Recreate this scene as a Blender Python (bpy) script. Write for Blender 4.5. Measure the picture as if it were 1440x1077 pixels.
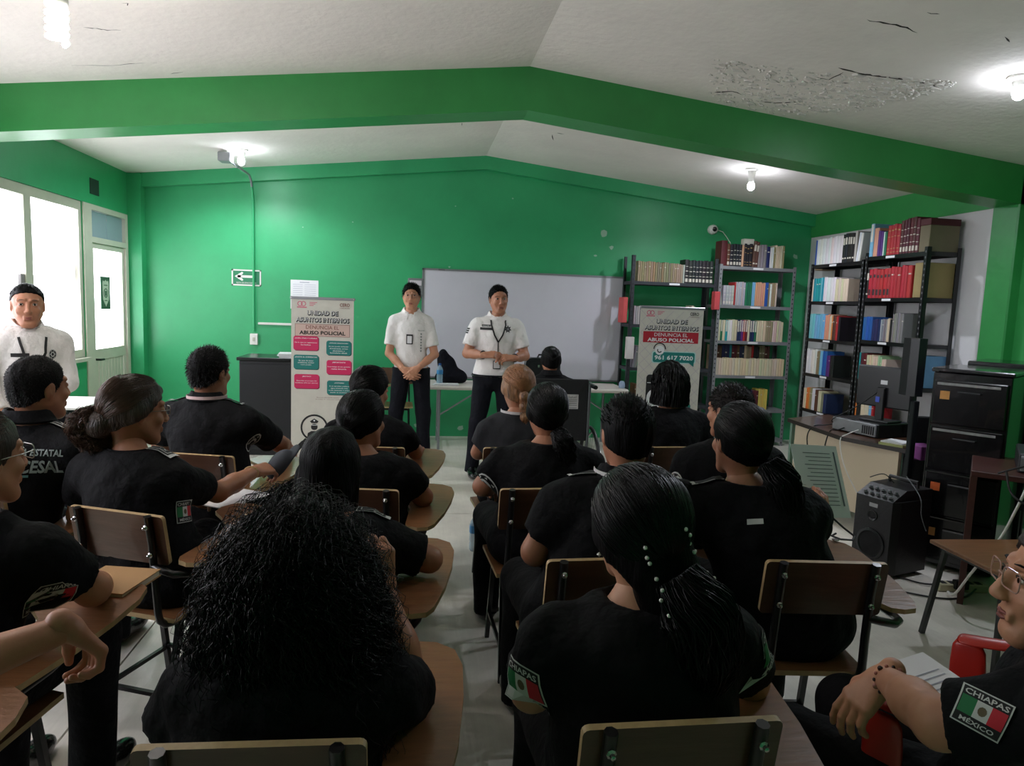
import bpy, bmesh, math, random
import numpy as np
from math import sin, cos, pi, radians
from mathutils import Vector, Matrix
from mathutils.bvhtree import BVHTree

random.seed(7); RNG = np.random.default_rng(11)
for o in list(bpy.data.objects): bpy.data.objects.remove(o)
SC = bpy.context.scene; COL = SC.collection

# ------------------------------------------------------------ camera
FPX, YAW, PIT, ROL, CAMH = 974.16, .1428, .111, .0377, 1.5
cyw, syw, cpt, spt, crl, srl = cos(YAW), sin(YAW), cos(PIT), sin(PIT), cos(ROL), sin(ROL)
cF = np.array([syw*cpt, cyw*cpt, -spt]); cR0 = np.array([cyw, -syw, 0.]); cU0 = np.cross(cR0, cF)
cR = crl*cR0 + srl*cU0; cU = -srl*cR0 + crl*cU0
cd = bpy.data.cameras.new('camera'); cam = bpy.data.objects.new('camera', cd); COL.objects.link(cam)
cam.matrix_world = Matrix(((cR[0], cU[0], -cF[0], 0), (cR[1], cU[1], -cF[1], 0), (cR[2], cU[2], -cF[2], CAMH), (0, 0, 0, 1)))
cd.sensor_fit = 'HORIZONTAL'; cd.sensor_width = 36; cd.lens = 36*FPX/1440; cd.clip_start = .05
SC.camera = cam

# ------------------------------------------------------------ world, light, exposure
w = bpy.data.worlds.new('world'); SC.world = w; w.use_nodes = True
w.node_tree.nodes['Background'].inputs[0].default_value = (.75, .85, 1, 1)
w.node_tree.nodes['Background'].inputs[1].default_value = 1.0
SC.view_settings.view_transform = 'Standard'; SC.view_settings.look = 'None'
SC.view_settings.gamma = 1; SC.view_settings.use_curve_mapping = False
SC.view_settings.exposure = 3.12
SC.cycles.use_denoising = True
SC.cycles.max_bounces = 6; SC.cycles.diffuse_bounces = 4; SC.cycles.glossy_bounces = 3
SC.cycles.caustics_reflective = False; SC.cycles.caustics_refractive = False
PANE_E = 1.25      # daylight radiance of the frosted panes
def point_light(name, loc, watts, col, rad, kind='POINT'):
    l = bpy.data.lights.new(name, kind)
    if kind == 'SPOT': l.spot_size = radians(168); l.spot_blend = .5      # the bulb's socket shades the ceiling
    l.energy = watts; l.color = col; l.shadow_soft_size = rad
    o = bpy.data.objects.new(name, l); o.location = loc; COL.objects.link(o); return o
BULBS = dict(near_left=((-1.33, 2.9, 2.47), .8, (1, .9, .78)), near_right=((3.24, 3.52, 2.76), 6, (.82, .88, 1)),
             back_left=((-1.62, 6.9, 2.74), 7, (.85, .9, 1)), back_right=((3.1, 6.3, 2.70), 7, (.87, .9, 1)))

# ------------------------------------------------------------ materials
def lin(c):
    return tuple(((v/255)/12.92 if v/255 <= .04045 else ((v/255+.055)/1.055)**2.4) for v in c)
MATS = {}
def mat(name, rgb, rough=.6, metal=0., bump=0., bscale=60., var=0., vscale=4., emit=0., coat=0., alpha=1., trans=0., stretch=None, spec=.5, var2=None, sheen=0.):
    if name in MATS: return MATS[name]
    m = bpy.data.materials.new(name); m.use_nodes = True; nt = m.node_tree; b = nt.nodes['Principled BSDF']
    c = lin(rgb) + (1,)
    b.inputs['Base Color'].default_value = c; b.inputs['Roughness'].default_value = rough; b.inputs['Metallic'].default_value = metal
    b.inputs['Specular IOR Level'].default_value = spec
    if sheen: b.inputs['Sheen Weight'].default_value = sheen
    if coat: b.inputs['Coat Weight'].default_value = coat
    if trans: b.inputs['Transmission Weight'].default_value = trans
    if alpha < 1: b.inputs['Alpha'].default_value = alpha
    if emit:
        b.inputs['Emission Color'].default_value = c; b.inputs['Emission Strength'].default_value = emit
    if bump or var:
        tc = nt.nodes.new('ShaderNodeTexCoord'); src = tc.outputs['Object']
        if stretch:
            mp = nt.nodes.new('ShaderNodeMapping'); mp.inputs['Scale'].default_value = stretch
            nt.links.new(src, mp.inputs[0]); src = mp.outputs[0]
    if bump:
        n = nt.nodes.new('ShaderNodeTexNoise'); n.inputs['Scale'].default_value = bscale; n.inputs['Detail'].default_value = 4
        bp = nt.nodes.new('ShaderNodeBump'); bp.inputs['Strength'].default_value = min(1, bump); bp.inputs['Distance'].default_value = .01*max(1, bump)
        nt.links.new(src, n.inputs['Vector']); nt.links.new(n.outputs[0], bp.inputs['Height']); nt.links.new(bp.outputs[0], b.inputs['Normal'])
    if var:
        n = nt.nodes.new('ShaderNodeTexNoise'); n.inputs['Scale'].default_value = vscale; n.inputs['Detail'].default_value = 6
        n.inputs['Roughness'].default_value = .65
        r = nt.nodes.new('ShaderNodeMapRange'); r.inputs[1].default_value = .3; r.inputs[2].default_value = .7
        mx = nt.nodes.new('ShaderNodeMix'); mx.data_type = 'RGBA'
        c2 = lin(var2)+(1,) if var2 else tuple(v*(1-var) for v in c[:3])+(1,)
        mx.inputs['A'].default_value = c; mx.inputs['B'].default_value = c2
        nt.links.new(src, n.inputs['Vector']); nt.links.new(n.outputs[0], r.inputs[0]); nt.links.new(r.outputs[0], mx.inputs['Factor'])
        nt.links.new(mx.outputs['Result'], b.inputs['Base Color'])
        if emit: nt.links.new(mx.outputs['Result'], b.inputs['Emission Color'])
    MATS[name] = m; return m

GREEN = mat('green_paint', (55, 170, 110), .38, bump=.18, bscale=9, var=.22, vscale=1.3)
GREEN2 = mat('green_paint_beam', (54, 150, 76), .36, bump=.2, bscale=9, var=.25, vscale=1.6)
WHITEW = mat('white_wall_paint', (214, 212, 214), .7, bump=.15, bscale=12, var=.08, vscale=2)
CEIL = mat('ceiling_plaster', (243, 236, 229), .85, bump=.35, bscale=22, var=.14, vscale=1.1)
CREAMF = mat('cream_painted_steel', (196, 196, 178), .45, var=.12, vscale=6)
BLK = mat('black_fabric', (11, 11, 15), .85, bump=2.5, bscale=11, var=.35, vscale=9, spec=.2)
NAVY = mat('navy_fabric', (16, 17, 26), .85, bump=2.5, bscale=11, var=.3, vscale=9, spec=.2)
POLO = mat('white_polo_fabric', (232, 228, 226), .85, bump=2, bscale=12, var=.05, vscale=12)
SKIN = mat('skin', (176, 120, 92), .5, bump=.06, bscale=90, var=.12, vscale=14)
SKIN2 = mat('skin_light', (196, 140, 110), .5, bump=.06, bscale=90, var=.12, vscale=14)
HAIR = mat('black_hair', (7, 6, 7), .55, bump=.5, bscale=60, var=.4, vscale=30, stretch=(3.2, 3.2, .35), spec=.1)
HAIRG = mat('black_hair_strands', (7, 6, 7), .36, spec=.3)
HAIRBG = mat('brown_hair_strands', (84, 60, 46), .35, spec=.5)
HAIRDG = mat('blond_hair_strands', (150, 104, 70), .4, spec=.4)
HAIRB = mat('brown_hair', (62, 44, 34), .4, bump=.7, bscale=60, var=.7, vscale=24, stretch=(3.2, 3.2, .35), spec=.6)
HAIRD = mat('streaked_blond_hair', (176, 128, 88), .42, bump=.7, bscale=50, var=.8, vscale=18, stretch=(3.2, 3.2, .3), spec=.5, var2=(52, 32, 24))
TUBE = mat('black_enamel_tube', (14, 14, 16), .28, coat=.3)
WOOD = mat('varnished_plywood', (142, 96, 62), .34, bump=.12, bscale=12, var=.35, vscale=7, stretch=(1, 6, 6), coat=.25)
WOODD = mat('dark_varnished_plywood', (92, 62, 46), .34, bump=.12, bscale=12, var=.35, vscale=7, stretch=(1, 6, 6), coat=.25)
WOODE = mat('pale_plywood_edge', (196, 166, 122), .5, var=.25, vscale=30)
CHROME = mat('bright_metal', (200, 200, 200), .22, metal=1.)
STEEL = mat('galvanised_steel', (150, 152, 155), .42, metal=.35, var=.2, vscale=12)
DSTEEL = mat('dark_grey_steel', (58, 60, 66), .45, metal=.3, var=.2, vscale=12)
BLKM = mat('black_painted_metal', (16, 16, 19), .3, coat=.2, var=.3, vscale=9)
BLKP = mat('black_plastic', (14, 14, 16), .4, bump=.1, bscale=200)
PAPER = mat('white_paper', (226, 226, 228), .8)
WHT = mat('white_plastic', (222, 220, 214), .4)
INK = mat('black_print', (18, 18, 20), .6)
GREY = mat('grey_print', (112, 112, 116), .6)
LEATHER = mat('black_leather', (13, 13, 14), .25, coat=.4)

# ------------------------------------------------------------ object helpers
def link(o, parent=None):
    COL.objects.link(o)
    if parent is not None: o.parent = parent
    return o
def tag(o, label=None, cat=None, group=None, kind=None):
    if label: o['label'] = label
    if cat: o['category'] = cat
    if group: o['group'] = group
    if kind: o['kind'] = kind
    return o
def empty(name, loc=(0, 0, 0), rz=0, label=None, cat=None, group=None):
    o = bpy.data.objects.new(name, None); link(o); o.location = loc; o.rotation_euler = (0, 0, rz); o.empty_display_size = .1
    return tag(o, label, cat, group)
def smooth(me, ang=None):
    me.polygons.foreach_set('use_smooth', [True]*len(me.polygons))
    if ang is not None and hasattr(me, 'set_sharp_from_angle'): me.set_sharp_from_angle(angle=radians(ang))
class MB:
    """collects simple shapes with several materials and links them as one mesh object"""
    def __init__(s): s.v = []; s.f = []; s.mi = []; s.m = 0
    def raw(s, vs, fs, m=None):
        n = len(s.v); s.v += [tuple(v) for v in vs]; s.f += [tuple(i+n for i in f) for f in fs]; s.mi += [s.m if m is None else m]*len(fs)
    def box(s, lo, hi, m=None, M=None, bev=0):
        x0, y0, z0 = lo; x1, y1, z1 = hi
        if bev:
            b = min(bev, (x1-x0)*.45, (y1-y0)*.45, (z1-z0)*.45)
            vs = []; 
            for z, k in ((z0, b), (z0+b, 0), (z1-b, 0), (z1, b)):
                ring = [(x0+k+b*(k == 0), y0+k), (x1-k-b*(k == 0), y0+k), (x1-k, y0+k+b*(k == 0)), (x1-k, y1-k-b*(k == 0)),
                        (x1-k-b*(k == 0), y1-k), (x0+k+b*(k == 0), y1-k), (x0+k, y1-k-b*(k == 0)), (x0+k, y0+k+b*(k == 0))]
                vs += [(a, c, z) for a, c in ring]
            fs = [tuple(range(7, -1, -1)), tuple(range(24, 32))]
            for r in range(3):
                for i in range(8): j = (i+1) % 8; fs.append((r*8+i, r*8+j, r*8+8+j, r*8+8+i))
        else:
            vs = [(x0, y0, z0), (x1, y0, z0), (x1, y1, z0), (x0, y1, z0), (x0, y0, z1), (x1, y0, z1), (x1, y1, z1), (x0, y1, z1)]
            fs = [(3, 2, 1, 0), (4, 5, 6, 7), (0, 1, 5, 4), (1, 2, 6, 5), (2, 3, 7, 6), (3, 0, 4, 7)]
        if M is not None: vs = [tuple(M @ Vector(v)) for v in vs]
        s.raw(vs, fs, m); return s
    def tube(s, pts, r, n=8, m=None, flat=None, close=False):
        pts = [Vector(p) for p in pts]; L = len(pts); rs = r if isinstance(r, (list, tuple)) else [r]*L
        vs = []; up = None
        for i, p in enumerate(pts):
            if close: t = (pts[(i+1) % L]-pts[i-1]).normalized()
            else: t = (pts[min(i+1, L-1)]-pts[max(i-1, 0)]).normalized()
            if up is None:
                up = Vector((0, 0, 1)) if abs(t.z) < .9 else Vector((0, 1, 0))
            a = up-t*up.dot(t)
            if a.length < 1e-5: a = Vector((1, 0, 0))-t*t.x
            a.normalize(); up = a; b = t.cross(a)
            for k in range(n):
                th = 2*pi*(k+.5)/n; vs.append(p+(a*cos(th)*(flat or 1)+b*sin(th))*rs[i])
        fs = []
        for i in range(L if close else L-1):
            j = (i+1) % L
            for k in range(n): q = (k+1) % n; fs.append((i*n+k, i*n+q, j*n+q, j*n+k))
        if not close: fs += [tuple(range(n-1, -1, -1)), tuple((L-1)*n+k for k in range(n))]
        s.raw(vs, fs, m); return s
    def lathe(s, prof, c=(0, 0, 0), n=20, m=None, M=None):
        vs = []; fs = []
        for r, z in prof:
            for k in range(n): vs.append((c[0]+r*cos(2*pi*k/n), c[1]+r*sin(2*pi*k/n), c[2]+z))
        for i in range(len(prof)-1):
            for k in range(n): q = (k+1) % n; fs.append((i*n+k, i*n+q, (i+1)*n+q, (i+1)*n+k))
        fs += [tuple(range(n-1, -1, -1)), tuple((len(prof)-1)*n+k for k in range(n))]
        if M is not None: vs = [tuple(M @ Vector(v)) for v in vs]
        s.raw(vs, fs, m); return s
    def prism(s, poly, z0, z1, m=None, M=None, medge=None):
        n = len(poly); vs = [(a, b, z0) for a, b in poly]+[(a, b, z1) for a, b in poly]
        if M is not None: vs = [tuple(M @ Vector(v)) for v in vs]
        s.raw(vs, [tuple(range(n-1, -1, -1)), tuple(range(n, 2*n))], m)
        s.raw(vs, [(i, (i+1) % n, n+(i+1) % n, n+i) for i in range(n)], m if medge is None else medge); return s
    def mesh(s, name, mats):
        me = bpy.data.meshes.new(name); me.from_pydata(s.v, [], s.f)
        for m in (mats if isinstance(mats, (list, tuple)) else [mats]): me.materials.append(m)
        me.polygons.foreach_set('material_index', s.mi); return me
    def build(s, name, mats, parent=None, sm=None):
        me = s.mesh(name, mats)
        if sm: smooth(me, sm)
        me.update()
        return link(bpy.data.objects.new(name, me), parent)
def rrect(w, h, r, n=5, cx=0, cy=0):
    P = []
    for sx, sy, a0 in ((1, 1, 0), (-1, 1, 90), (-1, -1, 180), (1, -1, 270)):
        for i in range(n+1):
            a = radians(a0+90*i/n); P.append((cx+sx*(w/2-r)+r*cos(a), cy+sy*(h/2-r)+r*sin(a)))
    return P
def arc(c, r, a0, a1, n, ax=0, ay=1):
    out = []
    for i in range(n+1):
        a = radians(a0+(a1-a0)*i/n); p = list(c); p[ax] += r*cos(a); p[ay] += r*sin(a); out.append(tuple(p))
    return out
def copy_tree(o, parent=None):
    c = o.copy(); COL.objects.link(c); c.parent = parent
    for ch in list(o.children): copy_tree(ch, c)
    return c
TXT = {}
def text2d(t, size=1., bold=0., align='CENTER', lines=1.0):
    key = (t, bold, align, lines)
    if key not in TXT:
        cu = bpy.data.curves.new('t', 'FONT'); cu.body = t; cu.align_x = align; cu.align_y = 'CENTER'; cu.offset = bold; cu.space_line = lines
        cu.resolution_u = 2; cu.size = 1
        ob = bpy.data.objects.new('t', cu); me = bpy.data.meshes.new_from_object(ob)
        TXT[key] = ([(v.co.x, v.co.y) for v in me.vertices], [tuple(p.vertices) for p in me.polygons])
        bpy.data.objects.remove(ob); bpy.data.curves.remove(cu); bpy.data.meshes.remove(me)
    v, f = TXT[key]; return [(a*size, b*size) for a, b in v], f
def fit_text(t, w, h, bold=0.):
    v, f = text2d(t, 1, bold)
    if not v: return v, f
    x0 = min(a for a, b in v); x1 = max(a for a, b in v); y0 = min(b for a, b in v); y1 = max(b for a, b in v)
    return [((a-(x0+x1)/2)*w/(x1-x0), (b-(y0+y1)/2)*h/(y1-y0)) for a, b in v], f
class Flat:
    """flat print on a plane: a to the right, b up, n out"""
    def __init__(s, o, a, b): s.o = Vector(o); s.a = Vector(a).normalized(); s.b = Vector(b).normalized(); s.n = s.a.cross(s.b); s.mb = MB()
    def P(s, x, y, z=0): return s.o+s.a*x+s.b*y+s.n*z
    def poly(s, pts, m=0, z=.001): s.mb.raw([s.P(x, y, z) for x, y in pts], [tuple(range(len(pts)))], m)
    def rect(s, x0, y0, x1, y1, m=0, z=.001): s.poly([(x0, y0), (x1, y0), (x1, y1), (x0, y1)], m, z)
    def text(s, t, cx, cy, w, h, m=0, z=.002, bold=0.):
        v, f = fit_text(t, w, h, bold); s.mb.raw([s.P(cx+x, cy+y, z) for x, y in v], f, m)
    def frame(s, x0, y0, x1, y1, t, m=0, z=.0015):
        s.rect(x0, y0, x1, y0+t, m, z); s.rect(x0, y1-t, x1, y1, m, z); s.rect(x0, y0, x0+t, y1, m, z); s.rect(x1-t, y0, x1, y1, m, z)
    def disc(s, cx, cy, r, m=0, z=.001, n=24, r2=None, a0=0, a1=360):
        if r2 is None: s.poly([(cx+r*cos(2*pi*k/n), cy+r*sin(2*pi*k/n)) for k in range(n)], m, z); return
        A = [radians(a0+(a1-a0)*k/n) for k in range(n+1)]
        for p, q in zip(A[:-1], A[1:]):
            s.poly([(cx+r2*cos(p), cy+r2*sin(p)), (cx+r*cos(p), cy+r*sin(p)), (cx+r*cos(q), cy+r*sin(q)), (cx+r2*cos(q), cy+r2*sin(q))], m, z)
    def build(s, name, mats, parent=None): return s.mb.build(name, mats, parent)
ORD = 'first second third fourth fifth sixth seventh eighth ninth tenth eleventh twelfth thirteenth fourteenth fifteenth sixteenth seventeenth eighteenth nineteenth twentieth'.split()
def ordinal(i):
    if i < 20: return ORD[i]
    n = i+1
    if n < 30: return 'twenty-'+ORD[n-21]
    if n == 30: return 'thirtieth'
    return 'thirty-'+ORD[n-31]
# ------------------------------------------------------------ THE SETTING
XL, XR, YB, YF = -2.91, 4.635, 7.78, -1.6
ZE, ZT, XT = 2.69, 3.103, .733
def roof(x): return ZE+(ZT-ZE)*((x-XL)/(XT-XL) if x < XT else (XR-x)/(XR-XT))
def struct(mb, name, mats, parent=None, sm=None):
    o = mb.build(name, mats, parent, sm)
    if parent is None: o['kind'] = 'structure'
    return o
# floor: concrete slabs with open joints over a dark bed
CONC = bpy.data.materials.new('polished_concrete'); CONC.use_nodes = True
nt = CONC.node_tree; B = nt.nodes['Principled BSDF']; tc = nt.nodes.new('ShaderNodeTexCoord')
def node(t, **k):
    n = nt.nodes.new(t)
    for a, b in k.items(): n.inputs[a].default_value = b
    return n
n1 = node('ShaderNodeTexNoise', Scale=1.1, Detail=8., Roughness=.65); n2 = node('ShaderNodeTexNoise', Scale=1.0, Detail=5., Roughness=.7)
mp = node('ShaderNodeMapping', Scale=(55, 2.2, 1)); nt.links.new(tc.outputs['Object'], n1.inputs['Vector'])
nt.links.new(tc.outputs['Object'], mp.inputs[0]); nt.links.new(mp.outputs[0], n2.inputs['Vector'])
cr = nt.nodes.new('ShaderNodeValToRGB'); cr.color_ramp.elements[0].position = .27; cr.color_ramp.elements[0].color = lin((190, 185, 173))+(1,)
cr.color_ramp.elements[1].position = .62; cr.color_ramp.elements[1].color = lin((246, 240, 228))+(1,)
mx = nt.nodes.new('ShaderNodeMix'); mx.data_type = 'RGBA'; mx.blend_type = 'MULTIPLY'; mx.inputs['Factor'].default_value = .22
nt.links.new(n1.outputs[0], cr.inputs[0]); nt.links.new(cr.outputs[0], mx.inputs['A']); nt.links.new(n2.outputs[0], mx.inputs['B'])
nt.links.new(mx.outputs['Result'], B.inputs['Base Color'])
rr = node('ShaderNodeMapRange'); rr.inputs[3].default_value = .2; rr.inputs[4].default_value = .45
nt.links.new(n1.outputs[0], rr.inputs[0]); nt.links.new(rr.outputs[0], B.inputs['Roughness'])
bp = node('ShaderNodeBump', Strength=.25, Distance=.004); nt.links.new(n2.outputs[0], bp.inputs['Height']); nt.links.new(bp.outputs[0], B.inputs['Normal'])
fl = struct(MB().box((XL-.2, YF-.2, -.15), (XR+.2, YB+.2, -.012)), 'floor', mat('floor_bed', (60, 60, 58), .9))
for x0, x1 in ((XL-.1, -1.15), (-1.142, 1.9), (1.908, XR+.1)):
    for y0, y1 in ((YF-.1, 1.15), (1.158, 4.846), (4.854, YB+.1)):
        MB().box((x0, y0, -.012), (x1, y1, 0)).build('slab', CONC, fl)
# ceiling
mb = MB()
for x0, x1 in ((XL-.25, XT), (XT, XR+.25)):
    z0, z1 = roof(x0), roof(x1)
    mb.raw([(x0, YF-.2, z0), (x1, YF-.2, z1), (x1, YB+.2, z1), (x0, YB+.2, z0), (x0, YF-.2, z0+.15), (x1, YF-.2, z1+.15), (x1, YB+.2, z1+.15), (x0, YB+.2, z0+.15)],
           [(0, 1, 2, 3), (7, 6, 5, 4), (0, 4, 5, 1), (1, 5, 6, 2), (2, 6, 7, 3), (3, 7, 4, 0)])
ce = struct(mb, 'ceiling', CEIL)
def ceil_pt(u, v, dz=.0):   # a point on the ceiling seen at pixel u, v (only used to lay out cracks)
    d = cF+cR*(u-720)/FPX-cU*(v-538.5)/FPX; t = 1.
    for _ in range(40):
        p = np.array([0, 0, CAMH])+d*t; t += (roof(p[0])-p[2])/max(.05, d[2]+.05)*.7
    return Vector((p[0], p[1], roof(p[0])-dz))
CRACK = mat('dark_crack', (54, 48, 44), .95)
def crack(pts, r=.004, rough=.006):
    out = []
    for a, b in zip(pts[:-1], pts[1:]):
        for i in range(4):
            q = ceil_pt(a[0]+(b[0]-a[0])*i/4, a[1]+(b[1]-a[1])*i/4); q.x += random.uniform(-rough, rough); q.y += random.uniform(-rough, rough); out.append(q)
    rs = [r*random.uniform(.3, 1.4) for _ in out]; rs[0] = rs[-1] = .0005
    MB().tube(out, rs, 5, flat=.5).build('crack', CRACK, ce)
for pts, r in (([(118, 39), (135, 40), (150, 42), (175, 43)], .004), ([(100, 92), (160, 92), (190, 89), (230, 88)], .002), ([(0, 127), (60, 122), (120, 117), (170, 115), (230, 118)], .003),
               ([(240, 116), (280, 112), (330, 108)], .004), ([(240, 104), (262, 101)], .003), ([(1218, 28), (1245, 32), (1275, 38), (1294, 50)], .005), ([(1304, 18), (1328, 20)], .003),
               ([(1003, 130), (1030, 128), (1050, 136)], .007), ([(1060, 141), (1090, 145), (1150, 142)], .006), ([(1145, 108), (1165, 112), (1195, 98)], .004), ([(1178, 95), (1215, 104), (1240, 108), (1290, 113)], .008),
               ([(1290, 114), (1310, 120), (1343, 123)], .01), ([(1180, 116), (1200, 117)], .006), ([(178, 3), (182, 10)], .003), ([(172, 5), (190, 5)], .002), ([(1412, 52), (1422, 62)], .004),
               ([(776, 189), (779, 200)], .004), ([(783, 187), (797, 189)], .003), ([(650, 173), (650, 178)], .004)):
    crack(pts, r)
# flaking plaster beside the beam: many small raised chips
mb = MB(); rg = random.Random(3)
for _ in range(900):
    t = rg.random(); u = 1005+t*330; v0 = 100-abs(t-.5)*10+t*18; v1 = 148+26*math.sin(t*pi)-t*28
    v = rg.uniform(v0-12*(1-t), v1); c = ceil_pt(u+rg.uniform(-8, 8), v)
    if c.y < 5.06+.02 and c.y > 4.79: continue
    r = rg.uniform(.006, .04)*(.3+1.2*rg.random()**2); n = rg.randint(4, 6); a0 = rg.random()*6; h = rg.uniform(.002, .012)
    ring = [(c.x+r*cos(a0+2*pi*k/n)*rg.uniform(.5, 1.1), c.y+r*.6*sin(a0+2*pi*k/n)*rg.uniform(.5, 1.1)) for k in range(n)]
    mb.raw([(x, y, roof(x)+.001) for x, y in ring]+[(x*.85+c.x*.15, y*.85+c.y*.15, roof(x)-h*rg.uniform(.3, 1)) for x, y in ring],
           [tuple(range(n, 2*n))]+[(i, (i+1) % n, n+(i+1) % n, n+i) for i in range(n)])
o = mb.build('peeling_plaster', mat('peeling_plaster', (214, 209, 203), .9, bump=.3, bscale=80), ce); o['kind'] = 'stuff'

def gable(y0, y1, drop, name, m, top=0, parent=None):
    mb = MB(); P = [(XL, ZE), (XT, ZT), (XR, ZE)]
    vs = [(x, y, z-(drop if k else top)) for y in (y0, y1) for k in (0, 1) for x, z in P]
    fs = []
    for i in (0, 1):
        fs += [(3+i, 4+i, 1+i, i), (6+i, 7+i, 10+i, 9+i), (9+i, 10+i, 4+i, 3+i), (i, 1+i, 7+i, 6+i)]
    fs += [(0, 6, 9, 3), (2, 5, 11, 8)]
    mb.raw(vs, fs); return struct(mb, name, m, parent)
gable(4.81, 5.06, .285, 'trim_1', GREEN2, -.01)       # the green cross beam
gable(7.70, YB, .14, 'trim_2', GREEN, -.01)          # shallow band at the top of the back wall
# back wall
mb = MB(); mb.raw([(XL-.2, YB, 0), (XR+.2, YB, 0), (XR+.2, YB, roof(XR+.2)), (XT, YB, ZT), (XL-.2, YB, roof(XL-.2)),
                   (XL-.2, YB+.2, 0), (XR+.2, YB+.2, 0), (XR+.2, YB+.2, roof(XR+.2)), (XT, YB+.2, ZT), (XL-.2, YB+.2, roof(XL-.2))],
                  [(0, 1, 2, 3, 4), (9, 8, 7, 6, 5), (0, 5, 6, 1), (1, 6, 7, 2), (2, 7, 8, 3), (3, 8, 9, 4), (4, 9, 5, 0)])
wb = struct(mb, 'wall_back', GREEN)
mb = MB(); mb.raw([(XL-.2, YF-.2, 0), (XR+.2, YF-.2, 0), (XR+.2, YF-.2, roof(XR+.2)), (XT, YF-.2, ZT), (XL-.2, YF-.2, roof(XL-.2)),
                   (XL-.2, YF, 0), (XR+.2, YF, 0), (XR+.2, YF, roof(XR+.2)), (XT, YF, ZT), (XL-.2, YF, roof(XL-.2))],
                  [(0, 1, 2, 3, 4), (9, 8, 7, 6, 5), (0, 5, 6, 1), (1, 6, 7, 2), (2, 7, 8, 3), (3, 8, 9, 4), (4, 9, 5, 0)])
struct(mb, 'wall_front', GREEN)
# chipped spots and scars on the green paint
CHIP = mat('chipped_plaster', (160, 196, 172), .8)
mb = MB()
for x, z, r in ((-.68, 2.33, .012), (.37, 1.9, .014), (2.1, 2.35, .05), (2.2, 2.2, .03), (-1.2, 2.25, .008), (1.05, 2.68, .012), (.42, 2.56, .01), (.05, .12, .03), (.55, .1, .04), (.7, .07, .03), (4.45, 2.2, .04), (2.02, 2.1, .02)):
    n = 9; mb.raw([(x+r*cos(2*pi*k/n)*random.uniform(.5, 1.2), YB-.002, z+r*.8*sin(2*pi*k/n)*random.uniform(.5, 1.2)) for k in range(n)], [tuple(range(n))])
mb.build('paint_chips', CHIP, wb)
# right wall, white above green? : white panel, green band on top, pillar
struct(MB().box((XR, YF, 0), (XR+.2, YB, ZE+.1)), 'wall_right', WHITEW)
struct(MB().box((XR-.012, 5.06, 2.43), (XR, YB, ZE+.05)), 'trim_3', GREEN2)
struct(MB().box((4.54, 4.81, 0), (XR, 5.06, ZE), bev=.01), 'trim_4', GREEN2)     # the pillar under the beam
struct(MB().box((XR-.01, YF, 0), (XR, 4.81, ZE+.05)), 'trim_5', GREEN2)
struct(MB().box((XL, 7.66, 0), (XL+.13, YB, ZE)), 'trim_6', GREEN)         # corner pilaster
# left wall: below the windows, header, solid end
mb = MB()
WY = [1.1, 2.05, 3.0, 3.95, 4.92, 5.82, 6.68]
mb.box((XL-.2, 6.68, .9), (XL-.001, 6.74, 2.27)); mb.box((XL-.2, WY[0], 0), (XL, 6.74, .9)); mb.box((XL-.2, WY[0], 2.27), (XL, YB, ZE+.1)); mb.box((XL-.2, 7.64, 0), (XL, YB, 2.27))
mb.box((XL-.2, YF, 0), (XL, WY[0], ZE+.1))
wl = struct(mb, 'wall_left', GREEN)
struct(MB().box((XL, 4.81, 0), (XL+.02, 5.06, ZE)), 'trim_7', GREEN)
def frosted(name, e, tint):
    m = bpy.data.materials.new(name); m.use_nodes = True; t = m.node_tree; b = t.nodes['Principled BSDF']
    tc = t.nodes.new('ShaderNodeTexCoord'); n = t.nodes.new('ShaderNodeTexNoise'); n.inputs['Scale'].default_value = 1.6; n.inputs['Detail'].default_value = 7; n.inputs['Roughness'].default_value = .6
    r = t.nodes.new('ShaderNodeValToRGB'); r.color_ramp.elements[0].position = .38; r.color_ramp.elements[1].position = .6
    r.color_ramp.elements[0].color = tuple(v*.1 for v in lin(tint))+(1,); r.color_ramp.elements[1].color = lin(tint)+(1,)
    t.links.new(tc.outputs['Object'], n.inputs['Vector']); t.links.new(n.outputs[0], r.inputs[0]); t.links.new(r.outputs[0], b.inputs['Emission Color'])
    b.inputs['Emission Strength'].default_value = e; b.inputs['Base Color'].default_value = lin(tint)+(1,); b.inputs['Roughness'].default_value = .35
    MATS[name] = m; return m
PANE = frosted('frosted_daylit_glass', PANE_E, (236, 234, 244))
for i in range(6):
    y0, y1 = WY[i], WY[i+1]; mb = MB()
    for a, b in ((y0, y0+.05), (y1-.05, y1)): mb.box((XL-.09, a, .97), (XL-.01, b, 2.19))
    mb.box((XL-.09, y0, .9), (XL-.01, y1, .97)); mb.box((XL-.09, y0, 2.19), (XL-.01, y1, 2.268))
    wf = struct(mb, 'window_%d' % (i+1), CREAMF)
    MB().box((XL-.06, y0+.05, .97), (XL-.05, y1-.05, 2.19)).build('pane', PANE, wf)
    MB().box((XL-.02, y0, .87), (XL+.05, y1, .9)).build('window_sill', CREAMF, wf)
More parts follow.
